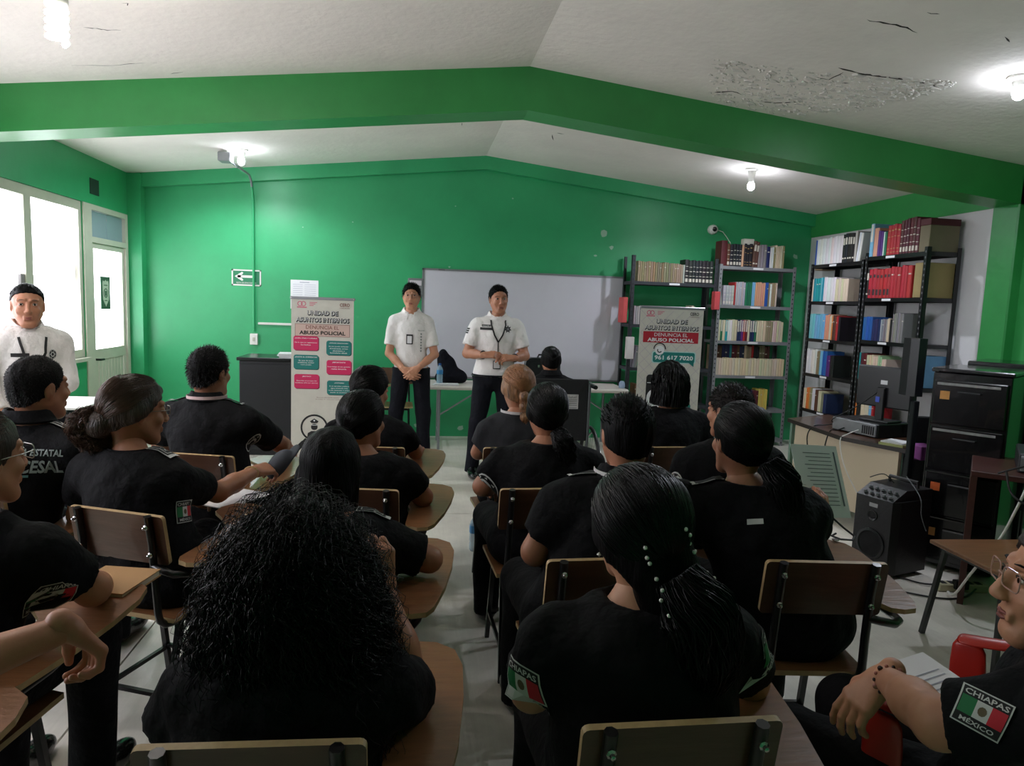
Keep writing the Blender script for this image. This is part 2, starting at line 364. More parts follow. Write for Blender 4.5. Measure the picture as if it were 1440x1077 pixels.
# door with ribbed lower panel, glazed top and a grey-blue transom of two boards
mb = MB()
for a, b in ((6.685, 6.84), (7.58, 7.638)): mb.box((XL-.09, a, 0), (XL+.01, b, 2.22))
mb.box((XL-.09, 6.685, 2.22), (XL+.01, 7.638, 2.268)); mb.box((XL-.09, 6.84, 1.93), (XL+.01, 7.58, 1.98))
dr = struct(mb, 'door_1', CREAMF)
for a, b in ((6.85, 7.21), (7.22, 7.57)): MB().box((XL-.05, a, 1.985), (XL-.02, b, 2.215)).build('transom_board', mat('blue_grey_board', (138, 158, 164), .6), dr)
mb = MB()
for a, b in ((6.85, 6.9), (7.53, 7.578)): mb.box((XL-.06, a, .05), (XL-.01, b, 1.928))
mb.box((XL-.06, 6.9, .85), (XL-.01, 7.53, .95)); mb.box((XL-.06, 6.9, 1.88), (XL-.01, 7.53, 1.928)); mb.box((XL-.06, 6.9, .05), (XL-.01, 7.53, .1))
mb.build('door_leaf', CREAMF, dr)
for k in range(9): MB().box((XL-.045, 6.9+k*.07, .1), (XL-.018, 6.962+k*.07, .85), bev=.006).build('ribbed_board', CREAMF, dr)
MB().box((XL-.045, 6.9, .95), (XL-.035, 7.53, 1.88)).build('pane', PANE, dr)
mb = MB().tube([(XL-.01, 6.875, .86), (XL+.04, 6.875, .86), (XL+.045, 6.93, .86)], .01); mb.build('door_handle', BLKP, dr)
# vent hole above the door
mb = MB(); mb.box((XL-.005, 6.84, 2.36), (XL+.004, 7.02, 2.5)); 
mb.build('vent', mat('dark_green_vent', (16, 52, 38), .8), wl)
# ------------------------------------------------------------ signed-distance bodies meshed by surface nets
def smin(a, b, k):
    if k <= 0: return np.minimum(a, b)
    h = np.maximum(k-np.abs(a-b), 0)/k
    return np.minimum(a, b)-h*h*k*.25
class Field:
    def __init__(s, lo, hi, h):
        s.h = h; s.lo = np.array(lo, float)
        s.ax = [(lo[i]+np.arange(int((hi[i]-lo[i])/h)+2)*h).astype(np.float32) for i in range(3)]
        s.D = np.full([len(a) for a in s.ax], 1., np.float32)
    def win(s, lo, hi):
        sl = []
        for i in range(3):
            a = s.ax[i]; i0 = max(0, int((lo[i]-a[0])/s.h)); i1 = min(len(a), int((hi[i]-a[0])/s.h)+2)
            if i1 <= i0: return None
            sl.append(slice(i0, i1))
        X = s.ax[0][sl[0]][:, None, None]; Y = s.ax[1][sl[1]][None, :, None]; Z = s.ax[2][sl[2]][None, None, :]
        return tuple(sl), X, Y, Z
    def put(s, fn, lo, hi, k, sub=False):
        m = k+2*s.h+.01; w_ = s.win([a-m for a in lo], [a+m for a in hi])
        if w_ is None: return
        sl, X, Y, Z = w_; d = fn(X, Y, Z)
        s.D[sl] = -smin(-s.D[sl], d, k) if sub else smin(s.D[sl], d, k)
    def cone(s, a, b, ra, rb, k=.02, cut=None, sq=None, sub=False):
        a = np.array(a, float); b = np.array(b, float); ab = b-a; L2 = max(1e-9, ab@ab); r = max(ra, rb)
        def fn(X, Y, Z):
            px, py, pz = X-a[0], Y-a[1], Z-a[2]; t = np.clip((px*ab[0]+py*ab[1]+pz*ab[2])/L2, 0, 1)
            d = np.sqrt((px-t*ab[0])**2+(py-t*ab[1])**2+(pz-t*ab[2])**2)-(ra+(rb-ra)*t)
            if cut is not None:
                c, n = cut; d = np.maximum(d, (X-c[0])*n[0]+(Y-c[1])*n[1]+(Z-c[2])*n[2])
            return d
        s.put(fn, np.minimum(a, b)-r, np.maximum(a, b)+r, k, sub)
    def ell(s, c, r, k=.02, rx=0., ry=0., sub=False):
        c = np.array(c, float); r = np.array(r, float); R = max(r)
        cr_, sr_ = cos(rx), sin(rx); c2, s2 = cos(ry), sin(ry)
        def fn(X, Y, Z):
            x, y, z = X-c[0], Y-c[1], Z-c[2]
            if rx: y, z = y*cr_+z*sr_, -y*sr_+z*cr_
            if ry: x, z = x*c2+z*s2, -x*s2+z*c2
            k0 = np.sqrt((x/r[0])**2+(y/r[1])**2+(z/r[2])**2)+1e-9; k1 = np.sqrt((x/r[0]**2)**2+(y/r[1]**2)**2+(z/r[2]**2)**2)+1e-9
            return k0*(k0-1)/k1
        e = R if (rx or ry) else r
        s.put(fn, c-e, c+e, k, sub)
    def cut(s, fn):
        X = s.ax[0][:, None, None]; Y = s.ax[1][None, :, None]; Z = s.ax[2][None, None, :]
        s.D = np.maximum(s.D, fn(X, Y, Z)).astype(np.float32)
    def noise(s, amp, f=(30, 30, 12), ph=0.):
        X = s.ax[0][:, None, None]; Y = s.ax[1][None, :, None]; Z = s.ax[2][None, None, :]
        q = np.sin(X*f[0]+ph+1.7*np.sin(Z*f[2]*.6+Y*9))*np.sin(Y*f[1]+ph*2+1.3*np.sin(X*11))
        q = q+np.sin(Z*f[2]+2.1*np.sin(X*f[0]*.45+ph)+1.4*np.sin(Y*f[1]*.5))*.8
        s.D = (s.D+amp*q).astype(np.float32)
    def mesh(s):
        D = s.D; S = D < 0
        n = np.zeros([d-1 for d in D.shape], np.int8)
        for a in (0, 1):
            for b in (0, 1):
                for c in (0, 1): n += S[a:D.shape[0]-1+a, b:D.shape[1]-1+b, c:D.shape[2]-1+c]
        act = (n > 0) & (n < 8); I = np.argwhere(act)
        if len(I) == 0: return np.zeros((0, 3)), []
        idx = np.full(n.shape, -1, np.int64); idx[act] = np.arange(len(I))
        acc = np.zeros((len(I), 3)); cnt = np.zeros(len(I))
        cs = [(a, b, c) for a in (0, 1) for b in (0, 1) for c in (0, 1)]
        for p in cs:
            for ax in range(3):
                if p[ax]: continue
                q = list(p); q[ax] = 1
                da = D[I[:, 0]+p[0], I[:, 1]+p[1], I[:, 2]+p[2]]; db = D[I[:, 0]+q[0], I[:, 1]+q[1], I[:, 2]+q[2]]
                m = (da < 0) != (db < 0); t = np.where(m, da/np.where(m, da-db, 1), 0)
                for k in range(3): acc[:, k] += np.where(m, p[k]+(t if k == ax else 0), 0)
                cnt += m
        V = s.lo+s.h*(I+acc/cnt[:, None]); F = []
        for ax in range(3):
            sl0 = [slice(None)]*3; sl1 = [slice(None)]*3; sl0[ax] = slice(0, -1); sl1[ax] = slice(1, None)
            A = S[tuple(sl0)]; Bq = S[tuple(sl1)]; E_ = np.argwhere(A != Bq)
            o1, o2 = [k for k in range(3) if k != ax]
            E_ = E_[(E_[:, o1] > 0) & (E_[:, o2] > 0) & (E_[:, o1] < D.shape[o1]-1) & (E_[:, o2] < D.shape[o2]-1)]
            if len(E_) == 0: continue
            def g(d1, d2):
                e = E_.copy(); e[:, o1] -= d1; e[:, o2] -= d2; return idx[e[:, 0], e[:, 1], e[:, 2]]
            q = np.stack([g(1, 1), g(0, 1), g(0, 0), g(1, 0)], 1)
            ins = A[E_[:, 0], E_[:, 1], E_[:, 2]]
            flip = ins if ax != 1 else ~ins
            q = np.where(flip[:, None], q, q[:, ::-1]); F.append(q)
        F = np.concatenate(F); F = F[(F >= 0).all(1)]
        return V, F
def np_mesh(name, V, F, mats, mi=None, sm=True):
    me = bpy.data.meshes.new(name); F = np.asarray(F, np.int32); V = np.asarray(V, np.float32)
    k = F.shape[1]
    me.vertices.add(len(V)); me.vertices.foreach_set('co', V.ravel()); me.loops.add(F.size); me.loops.foreach_set('vertex_index', F.ravel())
    me.polygons.add(len(F)); me.polygons.foreach_set('loop_start', np.arange(0, F.size, k, dtype=np.int32)); me.polygons.foreach_set('loop_total', np.full(len(F), k, np.int32))
    for m in (mats if isinstance(mats, (list, tuple)) else [mats]): me.materials.append(m)
    if mi is not None: me.polygons.foreach_set('material_index', np.asarray(mi, np.int32))
    if sm: me.polygons.foreach_set('use_smooth', np.ones(len(F), bool))
    me.update(calc_edges=True); return me
def np_obj(name, VF, m, parent, mi=None, sm=True):
    me = np_mesh(name, VF[0], VF[1], m, mi, sm); return link(bpy.data.objects.new(name, me), parent)
def joinVF(parts):
    V = []; F = []; n = 0
    for v, f in parts:
        if len(v) == 0: continue
        V.append(np.asarray(v)); F.append(np.asarray(f)+n); n += len(v)
    return np.concatenate(V), np.concatenate(F)
def xf(VF, M):
    M = np.array(M); return VF[0]@M[:3, :3].T+M[:3, 3], VF[1]

# ---- head, in head space: origin between the ears, +y face, z up, 0.232 tall
def head_base(f, t=0., k=.03):
    f.ell((0, -.012, .03), (.074+t, .094+t, .086+t), k); f.ell((0, .022, -.035), (.056+t, .07+t, .072+t), k)
    f.ell((0, -.03, -.03), (.058+t, .06+t, .06+t), k)
HEADC = {}
def head_mesh(sex):
    if sex in HEADC: return HEADC[sex]
    f = Field((-.105, -.125, -.19), (.105, .135, .13), .0042 if sex != 'far' else .006); head_base(f)
    m = sex == 'm'
    f.ell((0, .066, -.098), (.024, .018, .018), .025)
    for s in (-1, 1):
        f.cone((s*.05, .005, -.045), (s*.02, .06, -.1), .018 if m else .014, .015, .03)
        f.ell((s*.036, .066, -.028), (.02, .016, .018), .02)
        f.cone((s*.014, .088, .03), (s*.045, .07, .03), .009 if m else .007, .007, .014)
        f.ell((s*.031, .098, .008), (.017, .014, .012), .012, sub=True)
        f.ell((s*.03, .077, .007), (.014, .0125, .0105), .004)          # lidded eyeball
        f.ell((s*.011, .1, -.033), (.009, .009, .007), .006)
        f.ell((s*.0745, -.008, -.004), (.0085, .018, .031), .008, rx=-.15); f.ell((s*.084, -.003, .0), (.005, .009, .017), .004, sub=True)
    f.cone((0, .088, .016), (0, .107, -.028), .007, .0115, .01)
    f.cone((-.018, .086, -.061), (.018, .086, -.061), .006, .006, .006); f.cone((-.016, .085, -.071), (.016, .085, -.071), .0065, .0065, .006)
    f.ell((0, .088, -.082), (.02, .006, .004), .006, sub=True)
    f.cone((0, -.02, -.06), (0, -.03, -.19), .05 if m else .043, .054 if m else .046, .025)
    HEADC[sex] = f.mesh(); return HEADC[sex]
def hair_cut(X, Y, Z):
    w_ = .003*np.sin(X*170+Z*60)+.002*np.sin(Z*240+Y*90)
    return np.maximum(np.maximum(Y*.75-Z*.66-.016+w_, Y-1.7*Z-.026+w_), -Z-.088+w_)
def hair_shell(t=.012, sex='f', noise_=.0015, extra=None, h=.005, box=None, cutf=hair_cut, cover=True):
    lo, hi = box or ((-.13, -.17, -.14), (.13, .13, .15))
    f = Field(lo, hi, h); head_base(f, t); f.noise(noise_, (160, 90, 30))
    if sex == 'f' and cover:      # women's hair drawn over the ears
        for q in (-1, 1): f.ell((q*.074, -.012, -.004), (.016, .03, .038), .02)
    f.cut(cutf)
    if extra: extra(f)
    return f.mesh()
def tubes_np(P, R, n=3):
    """P: (S, L, 3) polylines, R: (S, L) or scalar radii -> quads"""
    S_, L = P.shape[:2]; T = np.gradient(P, axis=1); T /= np.linalg.norm(T, axis=2, keepdims=True)+1e-9
    up = np.array([.31, .22, .92]); A = np.cross(T, up); A /= np.linalg.norm(A, axis=2, keepdims=True)+1e-9; Bv = np.cross(T, A)
    R = np.broadcast_to(R, (S_, L))[..., None]
    rings = np.stack([P+(A*cos(2*pi*k/n)+Bv*sin(2*pi*k/n))*R for k in range(n)], 2)
    V = rings.reshape(-1, 3); base = (np.arange(S_)[:, None]*L+np.arange(L-1)[None, :])*n
    F = np.concatenate([np.stack([base+k, base+(k+1) % n, base+n+(k+1) % n, base+n+k], -1).reshape(-1, 4) for k in range(n)])
    return V, F
def comb_strands(tie, n=260, t=.016, rad=.0011, rg=RNG, jit=.003, side=None):
    """strands swept over the skull from the hairline to the tie point (head space)"""
    c = np.array([0, -.012, .01]); a = rg.uniform(-1.5*pi/1.35, 1.5*pi/1.35, n)
    st = np.stack([np.sin(a)*.8, .75*np.cos(a)*.9+.05, .25+.75*np.abs(np.cos(a))], 1)+rg.normal(0, .08, (n, 3)); st /= np.linalg.norm(st, axis=1, keepdims=True)
    e = np.array(tie)-c; e = e/np.linalg.norm(e)+rg.normal(0, .05, (n, 3)); L = 12; u = np.linspace(0, 1, L)[None, :, None]
    d = st[:, None]*(1-u)+e[:, None]*u; d /= np.linalg.norm(d, axis=2, keepdims=True)
    r = np.array([.074, .094, .086])+t
    ss = 1/np.sqrt(((d/r)**2).sum(2, keepdims=True)); P = c+np.array([0, 0, .02])+d*ss*(1+rg.normal(0, jit, (n, 1, 1))*10*.1)
    P[..., 2] -= .02*(u[..., 0]**2)
    return tubes_np(P, rad*rg.uniform(.6, 1.3, (n, 1)))
def bundle(path, radii, n=120, rad=.0016, wave=0., wf=20., rg=RNG, L=18):
    """strands along a path, spread over its radii"""
    path = np.array(path, float); radii = np.array(radii, float); s = np.linspace(0, 1, len(path)); u = np.linspace(0, 1, L)
    C = np.stack([np.interp(u, s, path[:, k]) for k in range(3)], 1); R = np.interp(u, s, radii)
    T = np.gradient(C, axis=0); T /= np.linalg.norm(T, axis=1, keepdims=True); A = np.cross(T, [.1, .95, .2]); A /= np.linalg.norm(A, axis=1, keepdims=True); Bv = np.cross(T, A)
    th = rg.uniform(0, 2*pi, n)[:, None]+.5*u[None]*rg.normal(0, 1, (n, 1)); q = np.sqrt(rg.uniform(.3, 1.1, n))[:, None]
    x = np.cos(th)*q*R; y = np.sin(th)*q*R
    P = C[None]+A[None]*x[..., None]+Bv[None]*y[..., None]
    if wave:
        ph = rg.uniform(0, 2*pi, (n, 1)); P = P+A[None]*(np.sin(u*wf+ph)*wave)[..., None]+Bv[None]*(np.cos(u*wf+ph)*wave)[..., None]
    return tubes_np(P, rad*rg.uniform(.5, 1.3, (n, 1))*np.linspace(1, .6, L)[None])
# ---- hands: origin wrist, +y to the fingers, palm -z, thumb on side s (+1: +x)
HANDC = {}
def hand_mesh(s, curl, spread=.0, thumb=.6, h=.0036):
    key = (s, tuple(np.round(curl, 2)) if hasattr(curl, '__len__') else round(curl, 2), spread, thumb, h)
    if key in HANDC: return HANDC[key]
    cs = list(curl) if hasattr(curl, '__len__') else [curl]*4
    f = Field((-.085, -.06, -.11), (.085, .2, .06), h)
    f.cone((0, -.022, 0), (0, .0, 0), .0255, .0255, .01)
    for i in range(4):
        x = s*(.0285-.019*i); f.cone((x*.55, .01, 0), (x, .082-.004*abs(i-1), -.001), .015, .0125, .015)
        d = np.array([s*(.12-.1*i)*(spread+.25), 1., 0]); d /= np.linalg.norm(d); p = np.array([x, .085-.004*abs(i-1), -.001]); a = 0
        for j, (L, r0, r1) in enumerate(zip(np.array([.042, .026, .02])*[1, 1.08, 1.0, .8][i], (.0098, .0088, .0078), (.0088, .0078, .0066))):
            a += cs[i]*(.75, 1.05, .7)[j]; q = p+L*np.array([d[0]*cos(a), d[1]*cos(a), -sin(a)]); f.cone(p, q, r0, r1, .003 if j else .006); p = q
    p = np.array([s*.022, .018, -.006]); dirs = [(s*(.35+thumb*.5), .8, -.25), (s*(.1+thumb*.4), 1, -.3-.3*cs[0]), (s*(-.1+thumb*.3), 1, -.35-.5*cs[0])]
    for (L, r0, r1), dd in zip(((.042, .0155, .012), (.032, .0115, .0098), (.025, .0098, .008)), dirs):
        dd = np.array(dd); dd = dd/np.linalg.norm(dd); q = p+dd*L; f.cone(p, q, r0, r1, .01); p = q
    HANDC[key] = f.mesh(); return HANDC[key]
def frame_from(y, z):
    y = Vector(y).normalized(); x = y.cross(Vector(z)).normalized(); z = x.cross(y); return Matrix((x, y, z)).transposed()
def M4(R, t, s=1.):
    m = np.eye(4); m[:3, :3] = np.array(R)*s; m[:3, 3] = t; return m

class Person:
    """builds one figure in its own space (facing +y); world points are converted by W()"""
    def __init__(s, label, loc, yaw, sex='m', skin=None, name='person', group=None):
        s.root = empty(name, (loc[0], loc[1], 0), yaw, label, 'person', group); s.loc = loc; s.yaw = yaw; s.sex = sex; s.skin = skin or SKIN; s.bvh = {}
    def W(s, p):
        x, y = p[0]-s.loc[0], p[1]-s.loc[1]; c, n = cos(-s.yaw), sin(-s.yaw); return (c*x-n*y, n*x+c*y, p[2])
    def body(s, pose, ztop, head_xy=(0, .05), hrot=(0, 0, 0), hs=1., sh=.185, bulk=1., depth=1., armR=None, armL=None, handR=(.5, .2), handL=(.5, .2), handupR=(0, 0, 1), handupL=(0, 0, 1), hdirR=None, hdirL=None,
             knees=None, feet=None, h=.0095, seat=.44, top='short', topmat=None, legmat=None, sleeve=.62, shsd=0., arm_r=1., hem=None, legs=True, wr=.004, head=True, hand_h=.0036, nlen=.166, waist=1., noise_ph=0.):
        hx, hy = head_xy; hc = np.array([hx, hy, ztop-.115*hs]); s.hc = hc; s.hs = hs
        nb = np.array([hx*.9, hy-.035, hc[2]-nlen*hs]); s.nb = nb
        sit = pose == 'sit'; pz = seat+.09 if sit else .90
        P0 = np.array([0, 0, pz]); s.P0 = P0
        def sp(t): return P0*(1-t)+nb*t+np.array([0, -.03*sin(pi*t) if sit else .0, 0])
        T = np.eye(3)
        shR = np.array([nb[0]+sh, nb[1]-.01, nb[2]-.055-shsd]); shL = np.array([nb[0]-sh, nb[1]-.01, nb[2]-.055+shsd])
        aR = armR or (shR+(.04, .03, -.27), shR+(-.02, .22, -.30)); aL = armL or (shL+(-.04, .03, -.27), shL+(.02, .22, -.30))
        aR = [np.array(q, float) for q in aR]; aL = [np.array(q, float) for q in aL]; s.arms = (shR, aR, shL, aL)
        if sit: kn = knees or ((.13, .42, seat+.06), (-.13, .42, seat+.06)); ft = feet or ((.13, .40, .08), (-.13, .40, .08))
        else: kn = knees or ((.1, .02, .48), (-.1, .02, .48)); ft = feet or ((.12, -.01, .08), (-.12, -.01, .08))
        hips = [(.085, .0, pz-(0 if sit else .02)), (-.085, .0, pz-(0 if sit else .02))]
        lo = np.min([P0-.32, hc-.2]+[q-.12 for q in (*aR, *aL)]+[np.array(q)-.12 for q in (*kn, *ft)], 0); hi = np.max([P0+.32, hc+.05]+[q+.12 for q in (*aR, *aL)]+[np.array(q)+.12 for q in (*kn, *ft)], 0)
        lo[2] = max(lo[2], -.01)
        def torso(f, t=0.):
            f.ell(sp(.0)+(0, 0, .01), (.168*bulk+t, .125*depth+t, .13+t), .06); f.ell(sp(.33), (.148*bulk*waist+t, .115*depth+t, .15+t), .06)
            f.ell(sp(.68), (.158*(bulk*.5+.5)+t, .112*(depth*.5+.5)+t, .16+t), .06); f.cone(shL*(1, 1, 1)+(.05, 0, -.012), shR+(-.05, 0, -.012), .062+t, .062+t, .05)
            for q, sg in ((shR, -1), (shL, 1)): f.cone((nb[0], nb[1]-.005, nb[2]+.03), q+(sg*.055, 0, .012), .042+t, .042+t, .045)
        def arm(f, S0, A, t=0., frac=1., upto=None):
            E, W_ = A; ru, re = .047*arm_r+t, .037*arm_r+t
            f.cone(S0+(0, 0, -.005), S0, .056*arm_r+t*.6, .056*arm_r+t*.6, .04)
            f.cone(S0, E, ru, re, .02); 
        # skin
        f = Field(lo-.03, hi+.03, h); torso(f, -.008)
        for S0, A in ((shR, aR), (shL, aL)):
            arm(f, S0, A); E, W_ = A; f.cone(E, E+(W_-E)*.45, .037*arm_r, .036*arm_r, .015); f.cone(E+(W_-E)*.4, W_, .036*arm_r, .0255, .015)
        if legs:
            for i in (0, 1):
                H_, K, Fo = np.array(hips[i]), np.array(kn[i]), np.array(ft[i])
                f.cone(H_, K, .082*bulk**.5, .055, .03); f.cone(K, K*.6+Fo*.4, .054, .052, .02); f.cone(K*.6+Fo*.4, Fo, .052, .032, .02); f.cone(Fo+(0, 0, -.01), Fo+(0, .12, -.05), .03, .02, .01)
        f.cone(nb+(0, 0, -.02), nb*.35+(hc+(0, -.02*hs, -.1))*.65, .055 if s.sex == 'm' else .046, .05 if s.sex == 'm' else .043, .03)
        parts = [f.mesh()]
        Rh = Matrix.Rotation(hrot[0], 3, 'Z') @ Matrix.Rotation(hrot[1], 3, 'X') @ Matrix.Rotation(hrot[2], 3, 'Y'); s.HM = M4(Rh, hc, hs)
        if head: parts.append(xf(head_mesh(s.sex), s.HM))
        for S0, A, hp, up, sd, hd in ((shR, aR, handR, handupR, -1, hdirR), (shL, aL, handL, handupL, 1, hdirL)):
            if hp is None: continue
            d = Vector(A[1]-A[0]).normalized(); d = Vector(hd) if hd is not None else d
            parts.append(xf(hand_mesh(sd, *hp, h=hand_h), M4(frame_from(d, up), A[1])))
        s.skin_o = np_obj('body', joinVF(parts), s.skin, s.root)
        # shirt
        tm = topmat or BLK
        f = Field(lo-.04, hi+.04, h); torso(f, .011+wr*1.3)
        for S0, A in ((shR, aR), (shL, aL)):
            E, W_ = A; d = E-S0; L = np.linalg.norm(d); n = d/L
            if top == 'short':
                c = S0+n*L*sleeve; f.cone(S0, S0+n*(L*sleeve+.03), .059*arm_r+wr, .056*arm_r+wr, .035, cut=(c, n))
            else:
                f.cone(S0, E, .064*arm_r, .05*arm_r, .035); n2 = (W_-E)/np.linalg.norm(W_-E); f.cone(E, W_, .05*arm_r, .037, .015, cut=(W_-n2*.015, n2))
        f.noise(wr*.5, (26, 24, 16), noise_ph+hx*50); f.noise(wr*.5, (58, 50, 44), noise_ph*2+1)
        zc = hem if hem is not None else pz-.12
        f.cut(lambda X, Y, Z: zc-Z+0*X+0*Y)
        n0, n1 = nb+(0, -.01, .0), hc+(0, .0, 0)
        def neck(X, Y, Z):
            ax = (n1-n0)/np.linalg.norm(n1-n0); px, py, pz_ = X-n0[0], Y-n0[1], Z-n0[2]; t = px*ax[0]+py*ax[1]+pz_*ax[2]
            d = np.sqrt((px-t*ax[0])**2+(py-t*ax[1])**2+(pz_-t*ax[2])**2)-.066; return np.where(t > .012, -d, -1.)
        f.cut(lambda X, Y, Z: neck(X, Y, Z)); f.cut(lambda X, Y, Z: Z-(nb[2]+.045)+0*X+0*Y)
        s.shirt = np_obj('shirt', f.mesh(), tm, s.root); s.noise_ph = noise_ph
        if legs:
            f = Field(lo-.04, hi+.04, h)
            f.ell(P0, (.176*bulk+.008, .133*depth+.008, .13), .05)
            if not sit: f.ell(P0+(0, 0, .03), (.172*bulk+.014, .13*depth+.014, .12), .05)
            for i in (0, 1):
                H_, K, Fo = np.array(hips[i]), np.array(kn[i]), np.array(ft[i]); d = (Fo-K)/np.linalg.norm(Fo-K)
                f.cone(H_, K, .096*bulk**.5, .07, .035); f.cone(K, Fo+d*.05, .07, .06, .02, cut=(Fo+d*.045, d))
            f.noise(.003, (22, 24, 18), 3.)
            ztopc = (hem if hem is not None else pz)+(.035 if not sit else .1)
            f.cut(lambda X, Y, Z: Z-ztopc+0*X+0*Y)
            s.trousers = np_obj('trousers', f.mesh(), legmat or BLK, s.root)
            for i in (0, 1):
                Fo = np.array(ft[i]); f = Field(Fo+(-.08, -.12, -.09), Fo+(.08, .25, .06), .007)
                f.cone(Fo+(0, 0, -.03), Fo+(0, -.005, .02), .042, .042, .03); f.ell(Fo+(0, .015, -.03), (.044, .075, .05), .03); f.ell(Fo+(0, .11, -.045), (.046, .1, .036), .03); f.cut(lambda X, Y, Z: -Z+.001+0*X+0*Y)
                np_obj('shoe', f.mesh(), LEATHER, s.root)
        return s
    def tree(s, o):
        if o.name not in s.bvh:
            me = o.data; s.bvh[o.name] = BVHTree.FromPolygons([v.co for v in me.vertices], [tuple(p.vertices) for p in me.polygons])
        return s.bvh[o.name]
    def collar(s, m, opening=0., hgt=.06, rad=.072, name='collar', tilt=.25, flap=0.):
        """stand collar around the neck, optionally with folded points at the front"""
        nb = s.nb; mb = MB(); n = 26; R = []
        for k in range(n+1):
            a = radians(90+opening/2)+(2*pi-radians(opening))*k/n; fr = max(0, sin(a)); x, y = cos(a)*rad, sin(a)*rad*.95
            zt = nb[2]+hgt+.02-.05*fr; R.append([(nb[0]+x*.86, nb[1]-.005+y*.86, zt), (nb[0]+x*.98, nb[1]-.005+y*.98, zt+.003), (nb[0]+x*(1.28+.35*flap*fr), nb[1]-.005+y*(1.28+.3*flap*fr), zt-.036-.03*flap*fr), (nb[0]+x*1.1, nb[1]-.005+y*1.1, zt-.045)])
        vs = [p for r in R for p in r]; fs = []
        for i in range(n):
            for k in range(4): q = (k+1) % 4; fs.append((i*4+k, i*4+q, i*4+4+q, i*4+4+k))
        fs += [(0, 1, 2, 3), (n*4+3, n*4+2, n*4+1, n*4)]
        mb.raw(vs, fs); return mb.build(name, m, s.root, 50)
    def band(s, m, name='lanyard_band', z=.03, rad=.085, h=.014, a0=-200, a1=20):
        nb = s.nb; mb = MB(); vs = []; n = 20
        for k in range(n+1):
            a = radians(a0+(a1-a0)*k/n); 
            for r, dz in ((rad, -h/2), (rad+.003, -h/2), (rad+.003, h/2), (rad, h/2)): vs.append((nb[0]+cos(a)*r, nb[1]-.005+sin(a)*r, nb[2]+z+dz))
        fs = [(i*4+k, i*4+(k+1) % 4, i*4+4+(k+1) % 4, i*4+4+k) for i in range(n) for k in range(4)]+[(3, 2, 1, 0), (n*4, n*4+1, n*4+2, n*4+3)]
        mb.raw(vs, fs); return mb.build(name, m, s.root, 50)
    def decal(s, o, c, nrm, up, shapes, name, mats, off=.003, local=True):
        """lays flat 2D shapes (verts, faces, material index, lift) on the surface of o round the point c"""
        t = s.tree(o); N = Vector(nrm).normalized(); A = Vector(up).cross(N).normalized(); Bv = N.cross(A); c = Vector(c); mb = MB()
        h0 = t.ray_cast(c+N*.15, -N, .4)
        if h0[0] is None: h0 = t.find_nearest(c)
        C = h0[0]
        for v, f, m, lift in shapes:
            P = []
            for a, b in v:
                p = C+A*a+Bv*b; h = t.ray_cast(p+N*.08, -N, .2)
                q = h[0] if h[0] is not None else p-N*.01
                P.append(q+N*(off+lift))
            mb.raw(P, f, m)
        return mb.build(name, mats, s.root)
    def ribbon(s, o, pts, wd, name, m, off=.004, th=.002):
        t = s.tree(o); mb = MB(); Q = []
        pts = [Vector(p) for p in pts]; dense = []
        for a, b in zip(pts[:-1], pts[1:]):
            for i in range(6): dense.append(a.lerp(b, i/6))
        dense.append(pts[-1])
        for p in dense:
            q, n, _, _ = t.find_nearest(p); Q.append((q+n*off, n))
        vs = []
        for i, (q, n) in enumerate(Q):
            d = (Q[min(i+1, len(Q)-1)][0]-Q[max(i-1, 0)][0]).normalized(); sd = d.cross(n).normalized()*wd/2
            vs += [q-sd, q+sd, q+sd+n*th, q-sd+n*th]
        fs = [(i*4+k, i*4+(k+1) % 4, i*4+4+(k+1) % 4, i*4+4+k) for i in range(len(Q)-1) for k in range(4)]
        mb.raw(vs, fs); return mb.build(name, m, s.root)
    def hair(s, VF, m=None, name='hair'):
        m = m or HAIR
        if isinstance(VF, list):
            g = {HAIR: HAIRG, HAIRB: HAIRBG, HAIRD: HAIRDG}.get(m, HAIRG); a = joinVF(VF)
            return np_obj(name, xf(a, s.HM), [m, g], s.root, [0]*len(VF[0][1])+[1]*(len(a[1])-len(VF[0][1])))
        return np_obj(name, xf(VF, s.HM), m, s.root)
    def short_hair(s, t=.006, m=None, n=1400, ln=.011, cutf=hair_cut, seed=1, g=None):
        rg = np.random.default_rng(seed); V, F = hair_shell(t, 'm', cutf=cutf, h=.0045); c = V[F].mean(1); nr = np.cross(V[F[:, 2]]-V[F[:, 0]], V[F[:, 3]]-V[F[:, 1]]); nr /= np.linalg.norm(nr, axis=1, keepdims=True)+1e-9
        i = rg.integers(0, len(F), n); out = (c[i]-np.array([0, -.012, .02])); out /= np.linalg.norm(out, axis=1, keepdims=True)
        d = out*.7+np.array([0, -.1, -.5])*(1-out[:, 2:3].clip(0, 1))+np.array([0, .5, .2])*out[:, 2:3].clip(0, 1)+rg.normal(0, .25, (n, 3)); u = np.linspace(0, 1, 3)[None, :, None]
        P = c[i][:, None]-out[:, None]*.001+d[:, None]*u*ln
        a = joinVF([(V, F), tubes_np(P, np.array([.0011, .0009, .0003])[None]*np.ones((n, 1)))]); m = m or HAIR
        return np_obj('hair', xf(a, s.HM), [m, g or HAIRG], s.root, [0]*len(F)+[1]*(len(a[1])-len(F)))
